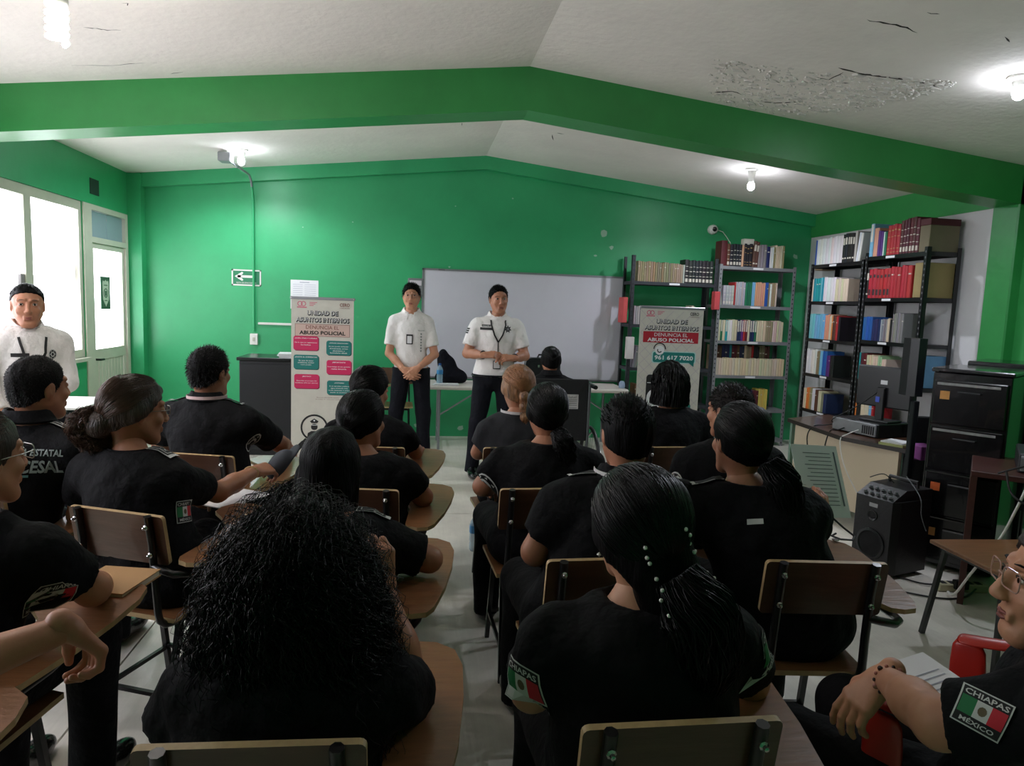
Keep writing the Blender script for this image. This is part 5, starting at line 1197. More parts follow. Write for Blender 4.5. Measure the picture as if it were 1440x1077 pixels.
def epaulette(p, side, style='bar', s=1.):
    x = p.nb[0]+side*.125*s; y = p.nb[1]+.0; S_ = []; w_, h_ = .048*s, .105*s
    S_.append((*R4(-w_/2, -h_/2, w_/2, h_/2), 0 if style != 'box' else 1, .004))
    if style == 'box':
        S_.append((*R4(-w_/2+.004, -h_/2+.004, w_/2-.004, h_/2-.016), 0, .0048)); S_.append((*R4(-w_/2+.012, -h_/2+.012, w_/2-.012, h_/2-.024), 1, .0054)); S_.append((*R4(-w_/2+.015, -h_/2+.015, w_/2-.015, h_/2-.027), 0, .006))
        S_.append(([(0, -.015), (.008, 0), (0, .015), (-.008, 0)], [(0, 1, 2, 3)], 1, .0066))
    if style == 'chevron': S_ += [([(-w_*.4, -.01), (0, .012), (w_*.4, -.01), (w_*.4, -.024), (0, 0), (-w_*.4, -.024)], [(0, 5, 4, 1), (1, 4, 3, 2)], 1, .0048)]
    if style == 'bar': S_ += [(*R4(-w_/2, h_/2-.012, w_/2, h_/2, 2), 1, .0048), (*R4(-w_/2, -h_/2, -w_/2+.003, h_/2, 3), 1, .0048)]
    c = (x, y, p.nb[2]+.02)
    return p.decal(p.shirt, c, (side*.25, 0, 1), (side, 0, -.25), S_, 'epaulette', PM, off=.003)

def seat_person(label, xb, yb, rz, head, sex='f', chairlabel=None, dpel=.17, **k):
    if chairlabel: chair(xb, yb, rz, chairlabel)
    loc = (xb-sin(rz)*dpel, yb+cos(rz)*dpel)
    p = Person(label, loc, rz, sex, k.pop('skin', None)); h = p.W(head)
    for a in ('armR', 'armL'):
        if a in k: k[a] = tuple(p.W(q) for q in k[a])
    for a in ('hdirR', 'hdirL', 'handupR', 'handupL'):
        if a in k and k[a] is not None: q = p.W((p.loc[0]+k[a][0], p.loc[1]+k[a][1], k[a][2])); k[a] = q
    p.body(k.pop('pose', 'sit'), head[2], (h[0], h[1]), **k); return p
fem = dict(arm_r=1.0)
def pulled(p, tie=(0, -.1, -.03), n=260, t=.010, m=None, rad=.0012, **k):
    p.hair([hair_shell(t, **k), comb_strands(tie, n, t+.004, rad)], m)

# ---- the three standing figures
p = seat_person('person in white polo shirt, glasses and dark trousers, hands clasped, left of the whiteboard', -.02, 6.52, pi, (-.03, 6.5, 1.665), 'm', None, dpel=0., pose='stand', top='short', topmat=POLO, legmat=NAVY, skin=SKIN2,
    armR=((-.225, 6.5, 1.02), (-.085, 6.36, .885)), armL=((.195, 6.5, 1.02), (.04, 6.355, .90)), handR=(.45, .1, .3), handL=(.6, .1, .3), hdirR=(.75, -.25, -.45), hdirL=(-.6, -.2, -.55), handupR=(-.1, -1, -.05), handupL=(.2, -1, .1),
    sh=.152, bulk=.84, depth=.85, nlen=.182, sleeve=.74, shsd=0, hem=.86, wr=.0035, feet=((.15, 0, .08), (-.13, .03, .08)), knees=((.13, .02, .48), (-.12, .03, .48)), hrot=(radians(-4), 0, 0), h=.009, noise_ph=1.)
p.face(mat('dark_brow', (20, 15, 13), .6)); p.glasses(); p.collar(POLO, 40, flap=1.)
p.short_hair(.008, n=2200, ln=.014, cutf=lambda X, Y, Z: np.maximum(np.maximum(Y*.75-Z*.66-.012+.002*np.sin(X*300), Y-1.9*Z-.0), -Z-.07))
f_ = p
mb = MB(); mb.tube([((.172*.84+.017)*cos(a), (.13*.85+.016)*sin(a), .882) for a in np.linspace(0, 2*pi, 25)[:-1]], .015, 6, close=True, flat=.4); mb.build('belt', LEATHER, p.root, 60)
p.decal(p.shirt, (.02, .2, 1.16), (0, 1, 0), (0, 0, 1), [(*R4(-.03, -.045, .03, .045, 3), 0, .006), (*R4(-.021, -.036, .021, .03, 3), 1, .007)], 'badge_holder', [INK, PAPER])
S_ = [(*T2('INAPROV', .05, .012, 0, .1), 0, 0.), (*T2('POLICÍA', .06, .012, 0, .082), 0, 0.)]
for k in range(7): S_.append(([(.008*cos(a), .0-.026*k+.05+.009*sin(a)) for a in np.linspace(0, 2*pi, 7)[:-1]], [tuple(range(6))], 0, 0.))
p.decal(p.shirt, (-.085, .2, 1.16), (0, 1, 0), (0, 0, 1), S_[1:], 'printed_emblems', [mat('grey_emblem', (130, 138, 136), .7)])

p = seat_person('person in white polo shirt speaking with hands joined, lanyard and badges, before the whiteboard', .70, 5.97, pi, (.71, 5.93, 1.665), 'm', None, dpel=0., pose='stand', top='short', topmat=POLO, legmat=NAVY,
    armR=((.455, 5.93, 1.08), (.585, 5.72, 1.085)), armL=((.955, 5.93, 1.07), (.83, 5.72, 1.065)), handR=([.5, .7, .8, .9], .1, .5), handL=([.35, .6, .8, .9], .1, .5), hdirR=(.9, -.25, .1), hdirL=(-.9, -.2, .05), handupR=(-.2, -.6, .8), handupL=(.2, -.6, .8),
    sh=.172, bulk=1.02, depth=1.05, nlen=.182, sleeve=.72, hem=.87, wr=.004, arm_r=1.12, feet=((.17, 0, .08), (-.13, .05, .08)), knees=((.14, .02, .48), (-.12, .03, .48)), hrot=(radians(6), radians(-3), radians(4)), h=.009, noise_ph=2.)
p.face(mat('dark_brow', (20, 15, 13), .6)); p.collar(POLO, 50, flap=1.)
p.short_hair(.005, n=2400, ln=.010, cutf=lambda X, Y, Z: np.maximum(np.maximum(Y*.75-Z*.66-.006+.002*np.sin(X*300), Y-1.9*Z+.003), -Z-.065))
mb = MB(); mb.tube([((.172*1.02+.017)*cos(a), (.13*1.05+.016)*sin(a), .892) for a in np.linspace(0, 2*pi, 25)[:-1]], .015, 6, close=True, flat=.4); mb.build('belt', LEATHER, p.root, 60)
nb = p.nb
for sg in (-1, 1): p.ribbon(p.shirt, [(nb[0]+sg*.055, nb[1]+.02, nb[2]+.02), (nb[0]+sg*.06, nb[1]+.09, nb[2]-.04), (nb[0]+sg*.035, nb[1]+.14, nb[2]-.12), (nb[0], nb[1]+.15, nb[2]-.18)], .012, 'lanyard', INK)
p.ribbon(p.shirt, [(nb[0], nb[1]+.15, nb[2]-.18), (nb[0]+.005, nb[1]+.16, nb[2]-.3), (nb[0]+.0, nb[1]+.16, nb[2]-.4)], .008, 'lanyard', INK)
p.decal(p.shirt, (.0, .2, .995), (0, 1, 0), (0, 0, 1), [(*R4(-.032, -.035, .032, .035, 3), 0, .006), (*R4(-.026, -.027, .026, .029, 3), 1, .0065)], 'badge_holder', [INK, PAPER])
p.decal(p.shirt, (.095, .2, 1.315), (0, 1, 0), (0, 0, 1), [(*R4(-.036, .0, .036, .018, 3), 0, 0), (*R4(-.05, -.028, .05, -.006, 3), 0, 0), (*T2('POLICÍA', .06, .01, 0, .009), 1, .001)], 'name_strips', [INK, PAPER])
st = [(.034*(1 if i % 2 == 0 else .55)*cos(pi*i/7+pi/2), .034*(1 if i % 2 == 0 else .55)*sin(pi*i/7+pi/2)) for i in range(14)]
p.decal(p.shirt, (-.09, .2, 1.30), (0, 1, 0), (0, 0, 1), [([(0, 0)]+st, [(0, 1+i, 1+(i+1) % 14) for i in range(14)], 0, 0), ([(.012*cos(a), .012*sin(a)) for a in np.linspace(0, 2*pi, 9)[:-1]], [tuple(range(8))], 1, .001)], 'star_badge', [INK, GREY])
p.decal(p.shirt, (.235, .03, 1.27), (1, .3, .1), (0, 0, 1), [(*R4(-.022, k*.018-.02, .022, k*.018-.008, 2), 0, 0) for k in range(3)], 'sleeve_stripes', [INK])
for A in (p.arms[1], p.arms[3]):
    d = Vector(A[1]-A[0]).normalized(); c = Vector(A[1])-d*.02; a = d.cross(Vector((0, 0, 1))).normalized(); b = d.cross(a)
    MB().tube([c+a*cos(t)*.030+b*sin(t)*.030 for t in np.linspace(0, 2*pi, 17)[:-1]], .008, 6, close=True, flat=.4).build('wristband', INK, p.root, 60)

p = seat_person('person in white long-sleeved polo with dark lanyard standing by the window at the left', -2.14, 4.22, radians(-138), (-2.11, 4.17, 1.515), 'f', None, dpel=0., pose='stand', top='long', topmat=POLO, legmat=NAVY,
    armR=((-2.27, 4.02, .98), (-2.16, 3.98, .83)), armL=((-1.96, 4.27, .97), (-2.06, 4.06, .84)), handR=(.5, .1, .3), handL=(.5, .1, .3), sh=.17, bulk=.92, hem=.76, hrot=(radians(-14), 0, 0), nlen=.155, noise_ph=3., h=.01)
p.face(mat('soft_brow', (66, 46, 38), .6)); pulled(p, (0, -.1, .02), 220, .006, cover=False, cutf=lambda X, Y, Z: np.maximum(np.maximum(Y*.75-Z*.66-.007+.001*np.sin(X*260)+X*X*4, Y-1.8*Z-.014), -Z-.088)); p.collar(POLO, 40, flap=.8)
nb = p.nb
for sg in (-1, 1): p.ribbon(p.shirt, [(nb[0]+sg*.06, nb[1]+.08, nb[2]-.02), (nb[0]+sg*.05, nb[1]+.12, nb[2]-.1), (nb[0], nb[1]+.14, nb[2]-.2), (nb[0], nb[1]+.14, nb[2]-.27)], .013, 'lanyard', INK)
p.decal(p.shirt, (.075, .2, nb[2]-.11), (0, 1, 0), (0, 0, 1), [(*R4(-.04, -.01, .04, .01, 3), 0, 0)], 'name_strip', [INK])
round_patch(p, (p.arms[0][0]+.05, p.arms[0][1], p.arms[0][2]-.1), (1, .2, 0), (0, 0, 1), 1.1, 'sleeve_badge'); round_patch(p, (-.08, .2, nb[2]-.11), (0, 1, 0), (0, 0, 1), .7, 'chest_badge')

# ---- left block, back to front
p = seat_person('broad person in black with short hair and pale lanyard before the low black cabinet', -.94, 3.17, radians(-14), (-.95, 3.42, 1.25), 'm', 'wooden tablet chair under the officer with the white lanyard, left block',
    armR=((-.66, 3.58, .76), (-.66, 3.78, .70)), armL=((-1.2, 3.5, .76), (-1.05, 3.72, .70)), sh=.205, bulk=1.12, depth=1.1, arm_r=1.12, handR=(1.0, .1, .3), handupR=(0, 0, 1), hrot=(radians(-12), 0, 0), sleeve=.7, noise_ph=.4)
p.short_hair(.007, n=2200, ln=.012); p.collar(BLK); p.band(mat('lanyard_pale_pink', (206, 176, 176), .7), z=.058, rad=.086)
epaulette(p, -1, 'bar'); epaulette(p, 1, 'bar'); round_patch(p, (p.arms[0][0]+.05, p.arms[0][1]-.01, p.arms[0][2]-.09), (1, -.25, .2), (0, 0, 1), 1.)
p = seat_person('person in black jacket lettered across the back, short hair, far left', -1.50, 2.5, radians(-14), (-1.36, 2.74, 1.25), 'm', 'wooden tablet chair under the officer in the lettered jacket', top='long',
    armR=((-1.16, 2.78, .72), (-1.11, 3.0, .72)), armL=((-1.72, 2.85, .78), (-1.5, 3.05, .74)), sh=.2, bulk=1.1, depth=1.1, arm_r=1.1, handR=(1.1, .1, .4), handupR=(0, -.2, 1), hrot=(radians(-16), 0, 0), noise_ph=.9)
p.short_hair(.004, mat('cropped_black_hair', (14, 12, 12), .7, bump=.5, bscale=150, spec=.15), n=2600, ln=.005); p.collar(BLK, hgt=.075, rad=.078)
for sd in (1, -1): epaulette(p, sd, 'box')
z = p.nb[2]; p.decal(p.shirt, (p.nb[0]+.095, -.25, z-.03), (0, -1, .12), (0, 0, 1), [(*T2('POLICÍA ESTATAL', .2, .03, 0, .018, .03), 0, 0), (*T2('PROCESAL', .18, .044, 0, -.034, .03), 0, 0), (*R4(-.07, -.07, .01, -.062, 3), 1, 0)], 'back_lettering', [mat('reflective_grey', (136, 146, 144), .5), mat('reflective_teal', (90, 140, 140), .5)])
p = seat_person('person in black uniform shirt with messy low bun holding a dark cap, left block', -.93, 2.33, radians(-22), (-.97, 2.58, 1.195), 'f', 'wooden tablet chair under the officer with the messy bun, left block',
    armR=((-.74, 2.75, .74), (-.66, 3.02, .755)), armL=((-1.2, 2.66, .68), (-.93, 2.84, .69)), sh=.182, bulk=1.05, depth=1.08, arm_r=1.05, handR=(.9, .1, .3), handL=(.7, .1, .3), hdirR=(.55, .8, .0), handupR=(.3, -.3, 1), hrot=(radians(-28), radians(-4), 0), skin=SKIN, noise_ph=1.7)
rg = np.random.default_rng(5)
p.hair([hair_shell(.014, extra=lambda f: (f.ell((-.0, -.115, -.045), (.05, .045, .045), .02), f.ell((-.04, -.09, -.075), (.04, .035, .035), .02)), noise_=.003), comb_strands((0, -.11, -.04), 320, .02, .0011, rg, .006),
               bundle([(-.0, -.12, -.02), (-.05, -.15, -.05), (-.06, -.1, -.11), (.0, -.1, -.09)], [.035, .05, .05, .035], 420, .0013, .012, 32, rg)], HAIRB)
p.glasses(); p.collar(BLK, hgt=.025); epaulette(p, 1, 'box'); epaulette(p, -1, 'bar'); flag_patch(p, (p.arms[0][0]+.05, p.arms[0][1]-.01, p.arms[0][2]-.10), (1, -.35, .25), (0, .1, 1))
M = Matrix(M4(np.eye(3), p.arms[1][1]-np.array([0, 0, .0])).tolist())
MB().tube([p.arms[1][1]+np.array([.028*cos(t), -.03+.01*cos(t), .028*sin(t)]) for t in np.linspace(0, 2*pi, 17)[:-1]], .0035, 5, close=True).build('bracelet', mat('pale_beads', (190, 160, 110), .4), p.root, 80)
f = Field((-.09, -.12, -.06), (.09, .14, .06), .006); f.ell((0, 0, 0), (.05, .075, .045), .02); f.ell((0, .07, -.015), (.045, .05, .008), .015); f.cut(lambda X, Y, Z: -Z-.02+0*X+0*Y)
o = np_obj('cap', f.mesh(), mat('grey_cap_fabric', (52, 56, 64), .8), None); o.location = (-.58, 3.14, .76); o.rotation_euler = (radians(50), 0, radians(-60)); tag(o, 'dark grey cap held in the hand of the officer with the messy bun', 'cap')
# the officer with glasses at the left edge
p = seat_person('person in black uniform shirt with glasses and hair pulled back, left edge', -1.13, 1.53, radians(-8), (-1.035, 1.80, 1.20), 'f', 'wooden tablet chair under the officer with glasses at the left edge',
    armR=((-.80, 1.83, .74), (-.86, 2.0, .685)), armL=((-1.3, 1.8, .7), (-1.1, 2.05, .69)), sh=.18, bulk=1.05, depth=1.1, arm_r=1.12, handR=(.4, .1, .3), hrot=(radians(-20), 0, 0), sleeve=.68, noise_ph=2.6, skin=SKIN2)
pulled(p, (0, -.1, -.02), 300, .009, HAIRB, cover=False); p.glasses(mat('pale_frame', (196, 192, 186), .2), .021); flag_patch(p, (p.arms[0][0]+.05, p.arms[0][1]-.02, p.arms[0][2]-.09), (1, -.35, .25), (0, .1, 1), .95); p.collar(BLK, hgt=.03, rad=.07)
# the officer whose arm enters at the left edge
p = seat_person('person mostly outside the frame, bare forearm resting on a tablet at the left edge', -1.12, .95, radians(-3), (-1.08, 1.16, 1.22), 'm', 'wooden tablet chair at the left edge, nearest the camera',
    armR=((-.83, 1.17, .84), (-.64, 1.36, .86)), sh=.2, bulk=1.05, arm_r=1.1, handR=([.9, 1.0, 1.1, 1.1], .0, .3), hdirR=(.35, .55, -.75), handupR=(.5, .5, .6), sleeve=.72, noise_ph=3.1, hand_h=.0032)
p.short_hair(.007, n=2200, ln=.012)

# ---- left aisle column
CT = 'wooden tablet chair in the left aisle column, '
p = seat_person('person in black with sleek dark hair, farthest in the left aisle column', -.21, 3.36, radians(-6), (-.215, 3.6, 1.155), 'f', CT+'farthest from the camera', armR=((.02, 3.6, .72), (.03, 3.8, .69)), sh=.175, handR=(.8, .1, .3), hrot=(radians(-38), radians(-8), 0), noise_ph=.2)
pulled(p, (.0, -.1, -.0), 200, .014); p.collar(BLK, hgt=.02)
p = seat_person('person in black with dark hair gathered back, third in the left aisle column', -.22, 2.60, radians(-8), (-.2, 2.86, 1.125), 'f', CT+'third from the camera', armR=((.05, 2.82, .70), (-.02, 3.02, .69)), sh=.195, bulk=1.1, depth=1.1, arm_r=1.1, handR=(.6, .1, .3), hrot=(radians(-26), 0, 0), noise_ph=.8, skin=SKIN)
pulled(p, (.0, -.105, -.02), 300, .014); p.hair(hair_shell(.004, extra=lambda f: f.ell((.0, -.115, -.04), (.04, .03, .035), .02)), name='hair_bun'); p.collar(BLK, hgt=.02); round_patch(p, (p.arms[0][0]+.05, p.arms[0][1]-.02, p.arms[0][2]-.12), (1, -.3, .2), (0, 0, 1), 1.)
p = seat_person('person in black with long straight shiny hair, right behind the curly hair', -.24, 1.85, radians(-5), (-.235, 2.1, 1.11), 'f', CT+'second from the camera', armR=((.06, 2.06, .72), (-.06, 2.12, .72)), sh=.185, bulk=1.08, depth=1.1, arm_r=1.08, handR=(.9, .1, .3), hrot=(radians(-14), radians(-2), 0), sleeve=.75, noise_ph=1.2)
rg = np.random.default_rng(8); n = 420; a = rg.uniform(-1.25*pi, .25*pi, n); a = rg.uniform(pi*.98, 2.06*pi, n); L = 16; u = np.linspace(0, 1, L)[None]
r0 = np.stack([.088*np.cos(a), -.012+.105*np.sin(a)], 1)
tt = np.clip(u*1.9, 0, 1); X = r0[:, 0:1]*np.sin(tt*pi/2)*(1-.1*u); Y = -.01+(r0[:, 1:2]+.012)*np.sin(tt*pi/2)*(1-.1*u); Z = np.where(u < .53, .118*np.cos(tt*pi/2)+.0, -(u-.53)*.36)+rg.normal(0, .002, (n, 1))
P = np.stack([X+rg.normal(0, .0015, (n, 1)), Y+rg.normal(0, .002, (n, 1))+0*u, Z+0*X], 2)
p.hair([hair_shell(.011, extra=lambda f: (f.ell((0, -.05, -.06), (.085, .055, .085), .03),), cutf=lambda X, Y, Z: np.maximum(Y*.75-Z*.66-.018, Y-1.7*Z-.03-.05*(Z < 0))), tubes_np(P, .0016)])
p.collar(BLK, hgt=.02); epaulette(p, -1, 'box'); epaulette(p, 1, 'box')
# the officer with the great mass of curls
p = seat_person('person in black with a great mass of long black curls, in front', -.24, 1.08, radians(-2), (-.21, 1.31, 1.105), 'f', CT+'nearest the camera', armR=((.01, 1.38, .70), (-.055, 1.46, .88)), armL=((-.43, 1.3, .70), (-.36, 1.5, .69)), sh=.172, bulk=1.05, depth=1.1, arm_r=1.08, handR=([.9, 1.1, 1.2, 1.2], .0, .0), hdirR=(-.15, .1, .95), handupR=(.5, -.8, 0), sleeve=.85, hrot=(radians(-6), 0, 0), noise_ph=2.1, wr=.006, h=.008, hand_h=.0032)
rg = np.random.default_rng(4); n = 1900; L = 30; u = np.linspace(0, 1, L)[None, :]
az = rg.uniform(.86*pi, 2.14*pi, n)[:, None]; el = rg.uniform(.0, .5*pi, n)[:, None]; ln = rg.uniform(.5, 1.0, n)[:, None]; q = rg.uniform(.78, 1.06, n)[:, None]
base = np.stack([np.cos(az)*np.cos(el)*.112+0*u, -.02+np.sin(az)*np.cos(el)*.118+0*u, .018+np.sin(el)*.118+0*u], 2)
drop = u*ln*.46; out = (1-np.exp(-u*2.2))*.085*q
X = base[..., 0]*(1+.15*u)+np.cos(az)*out*1.0; Y = base[..., 1]+np.sin(az)*out*.55; Z = base[..., 2]-drop*(1-np.exp(-u*2.2))-.02*u
X = X*(1-.25*np.clip(-Z-.25, 0, 1)); ph = rg.uniform(0, 2*pi, (n, 1)); fr = rg.uniform(36, 52, (n, 1)); am = rg.uniform(.004, .009, (n, 1))*np.clip(u*6, .2, 1)
P = np.stack([X+np.cos(u*fr+ph)*am, Y+np.sin(u*fr+ph)*am*.8, Z+np.sin(u*fr*1.0+ph+1)*am*.5], 2)
core = hair_shell(.022, extra=lambda f: (f.ell((0, -.06, -.10), (.125, .075, .13), .05), f.ell((0, -.07, -.22), (.12, .06, .13), .06)), noise_=.005, h=.007, box=((-.2, -.22, -.42), (.2, .14, .2)), cutf=lambda X, Y, Z: Y*.75-Z*.5-.03+0*X)
p.hair(core, HAIR, 'hair'); P2_ = P[:500].copy(); c_ = np.array([0, -.03, -.12]); P2_ = c_+(P2_-c_)*(1+.16*rg.uniform(.3, 1, (500, 1, 1))); P2_ += np.stack([np.sin(u*31+ph[:500]), np.cos(u*27+ph[:500]), np.sin(u*23)+0*ph[:500]], 2)*.006
p.hair(tubes_np(P2_, .0006), mat('curly_black_hair', (7, 6, 7), .36, spec=.35), 'frizz')
p.hair(tubes_np(P, .0013*rg.uniform(.6, 1.2, (n, 1))), mat('curly_black_hair', (7, 6, 7), .36, spec=.35), 'curls')
epaulette(p, 1, 'chevron'); epaulette(p, -1, 'chevron')

# ---- right block, aisle column
CT = 'wooden tablet chair in the right aisle column, '
p = seat_person('person with streaked blond hair in a bubble ponytail, farthest in the right aisle column', .53, 3.37, radians(3), (.55, 3.6, 1.183), 'f', CT+'farthest from the camera', armL=((.35, 3.6, .72), (.42, 3.75, .69)), sh=.16, bulk=.9, knees=((.16, .42, .5), (-.04, .42, .5)), feet=((.16, .4, .08), (-.02, .4, .08)), handR=(.6, .1, .3), noise_ph=.6, topmat=mat('faded_black_fabric', (26, 27, 33), .88, bump=.35, bscale=35))
def bub(f):
    for z, r in ((-.0, .026), (-.05, .026), (-.105, .024), (-.16, .022)): f.ell((.012, -.118-.02*(z < -.1), z-.03), (r, r, r*1.15), .006)
p.hair([hair_shell(.012, extra=bub, box=((-.13, -.19, -.24), (.13, .13, .15))), comb_strands((.012, -.1, -.0), 420, .016, .0013), bundle([(.012, -.118, -.03), (.012, -.118, -.08), (.012, -.138, -.135), (.012, -.138, -.19)], [.024, .024, .023, .018], 90, .001)], HAIRD); p.band(mat('lanyard_white', (206, 200, 200), .7), z=.05, rad=.088); p.collar(BLK, hgt=.02)
mb = MB()
for z in (-.055, -.11, -.165): mb.lathe([(.01, -.004), (.013, 0), (.01, .004)], (.012, -.12-.01*(z < -.1), z), 10)
mb.v = [tuple(Matrix(p.HM.tolist()) @ Vector(v)) for v in mb.v]; mb.build('hair_tie', HAIR, p.root)
p = seat_person('person in black with low black ponytail, seated behind the streaked blond ponytail', .52, 2.60, radians(2), (.565, 2.86, 1.175), 'f', CT+'third from the camera', armL=((.30, 2.84, .74), (.36, 3.0, .69)), sh=.19, bulk=1.05, arm_r=1.1, noise_ph=1.9, sleeve=.72)
p.hair([hair_shell(.010), comb_strands((.02, -.1, -.05), 320, .014, .0012), bundle([(.02, -.11, -.06), (.045, -.14, -.11), (.05, -.13, -.18), (.05, -.12, -.26)], [.025, .04, .045, .02], 260, .0018, .008, 22)]); p.collar(BLK, hgt=.02)
round_patch(p, (p.arms[2][0]-.05, p.arms[2][1]-.02, p.arms[2][2]-.08), (-1, -.4, .25), (0, 0, 1), 1.1)
p = seat_person('heavy-set person in black with spiky short hair and white lanyard', .56, 1.85, radians(2), (.675, 2.1, 1.225), 'm', CT+'second from the camera', armL=((.39, 2.06, .74), (.48, 2.25, .69)), armR=((.98, 2.1, .74), (.9, 2.3, .69)), sh=.205, bulk=1.15, depth=1.2, arm_r=1.18, noise_ph=2.9, sleeve=.72, wr=.006, h=.009)
rg = np.random.default_rng(2); n = 500; d = rg.normal(0, 1, (n, 3)); d[:, 2] = np.abs(d[:, 2])*.8+.1; d /= np.linalg.norm(d, axis=1, keepdims=True); d = d[(d[:, 1]*.09*.75-(d[:, 2]*.09+.03)*.66) < .0]; n = len(d)
s0 = np.array([0, -.012, .03])+d*np.array([.08, .1, .092]); u = np.linspace(0, 1, 4)[None, :, None]; P = s0[:, None]+(d*.6+np.array([0, .3, .5]))[:, None]*u*.013
p.hair([hair_shell(.009, 'm', noise_=.002), tubes_np(P, np.array([.0016, .0014, .001, .0004])[None]*np.ones((n, 1)))]); p.band(mat('lanyard_white', (206, 200, 200), .7), z=.052, rad=.094, h=.02); p.collar(BLK, rad=.08); epaulette(p, -1, 'bar'); epaulette(p, 1, 'bar')
p = seat_person('person in black with pearls pinned in a loose low ponytail, in front', .475, 1.08, radians(0), (.46, 1.32, 1.17), 'f', CT+'nearest the camera', armL=((.255, 1.32, .72), (.32, 1.5, .69)), armR=((.755, 1.37, .69), (.64, 1.53, .69)), sh=.182, bulk=1.1, depth=1.15, arm_r=1.15, noise_ph=.1, sleeve=.62, wr=.006, h=.008, hrot=(radians(4), 0, 0), skin=SKIN2)
rg = np.random.default_rng(9)
core = hair_shell(.022, extra=lambda f: (f.ell((.03, -.085, -.07), (.07, .05, .07), .04), f.ell((.055, -.10, -.16), (.07, .05, .09), .05)), noise_=.002, h=.006, box=((-.16, -.2, -.34), (.18, .14, .16)), cutf=lambda X, Y, Z: np.maximum(Y*.75-Z*.66-.02, np.maximum(Y-1.7*Z-.03, (-Z-.09)*(X < .0)-(X >= .0)*1.)))
p.hair([core, comb_strands((.03, -.1, -.05), 620, .027, .0011, rg, .004), bundle([(.03, -.12, -.05), (.065, -.155, -.11), (.075, -.15, -.19), (.06, -.14, -.30)], [.04, .07, .075, .03], 380, .0017, .006, 12, rg)])
flag_patch(p, (p.arms[2][0]-.05, p.arms[2][1]-.03, p.arms[2][2]-.06), (-1, -.6, .4), (.1, .0, 1), 1.1); flag_patch(p, (p.arms[0][0]+.04, p.arms[0][1]-.0, p.arms[0][2]-.04), (1, -.2, .6), (0, .1, 1), 1.1)
# pearls, placed on the hair
hr = [c for c in p.root.children if c.name.startswith('hair')][0]; tr = p.tree(hr); PMAT = mat('pearl', (226, 222, 216), .2, coat=.6); Mh = Matrix(p.HM.tolist())
for x, z in ((-.035, .01), (-.03, -.01), (-.025, -.022), (-.012, -.05), (-.008, -.066), (-.01, -.085), (0, -.108), (.046, .04), (.055, .027), (.064, .006), (.069, -.01), (.09, -.022), (.103, -.038), (.115, -.052)):
    o_, d_ = Mh @ Vector((x, -.35, z)), (Mh.to_3x3() @ Vector((0, 1, .0))).normalized(); h_ = tr.ray_cast(o_, d_, .5)
    if h_[0] is None: h_ = tr.find_nearest(Mh @ Vector((x, -.12, z)))
    MB().lathe([(.0004, -.0042), (.0032, -.003), (.0044, 0), (.0032, .003), (.0004, .0042)], tuple(h_[0]+h_[1]*.002), 10).build('pearl', PMAT, p.root, 80)
eb = Mh @ Vector((-.083, -.008, -.045)); MB().lathe([(.0005, -.005), (.005, 0), (.0005, .005)], tuple(eb), 10).build('earring', PMAT, p.root, 80)

# ---- right block, wall side
CT = 'wooden tablet chair in the right wall-side column, '
p = seat_person('person in black with long side ponytail holding up a printed sheet', 1.2, 1.80, radians(-6), (1.04, 2.06, 1.215), 'f', CT+'nearest the camera', armR=((1.36, 2.15, .76), (1.555, 2.36, .75)), armL=((.82, 2.05, .74), (.9, 2.25, .69)), sh=.2, bulk=1.15, depth=1.15, arm_r=1.12, noise_ph=.7, sleeve=.7, wr=.006, h=.0085, handR=([.7, .8, .9, .9], .1, .2), hdirR=(.35, .75, .4), handupR=(.8, -.3, -.1), hrot=(radians(12), 0, 0), dpel=.2)
p.hair([hair_shell(.010, cover=False), comb_strands((.035, -.1, -.035), 420, .014, .0012), bundle([(.04, -.11, -.04), (.07, -.135, -.10), (.085, -.13, -.2), (.075, -.12, -.3), (.06, -.12, -.4)], [.028, .05, .06, .055, .02], 380, .0019, .008, 16)])
p.collar(BLK, hgt=.02); p.decal(p.shirt, (p.nb[0]-.02, p.nb[1]-.2, p.nb[2]-.01), (0, -1, .6), (0, 0, 1), [(*R4(-.022, -.008, .022, .008, 2), 1, 0)], 'collar_tag', PM); epaulette(p, -1, 'bar'); epaulette(p, 1, 'bar')
hand = (1.585, 2.40, .80)
o = MB().prism([(-.11, -.145), (.11, -.145), (.11, .145), (-.11, .145)], 0, .0008, 0, Matrix.Rotation(radians(0), 4, 'X')).build('printed_sheet', mat('sheet_paper', (222, 228, 230), .8), None)
f = Flat((0, 0, .0008), (1, 0, 0), (0, 1, 0))
for k in range(14): f.rect(-.06+.01*(k % 3), .11-k*.016, .07, .113-k*.016)
f.rect(.085, -.1, .093, .12); f.build('printed_lines', mat('sheet_print', (100, 108, 118), .8), o)
o.rotation_euler = (radians(62), radians(4), radians(8)); o.location = (1.595, 2.47, .862); tag(o, 'printed sheet held up by the officer with the long ponytail, right side', 'paper')
root = empty('key_lanyard', (1.60, 2.33, .68), 0, 'black strap with keys lying on the tablet beside the printed sheet', 'keys')
MB().tube([(0, .05, .06), (.03, .02, .03), (.05, -.02, .01), (.02, -.05, .006), (-.02, -.04, .006), (-.03, 0, .006), (0, .02, .008)], .004, 5).build('strap', INK, root, 60); MB().lathe([(.012, 0), (.014, .002), (.012, .004)], (-.04, -.04, .003), 10).build('key_ring', CHROME, root)
p = seat_person('person in black uniform shirt with short hair leaning left, second in the wall-side column', 1.32, 2.62, radians(4), (1.385, 2.86, 1.19), 'm', CT+'second from the camera', sh=.2, bulk=1.05, noise_ph=1.1, hrot=(radians(24), radians(-4), 0), sleeve=.72)
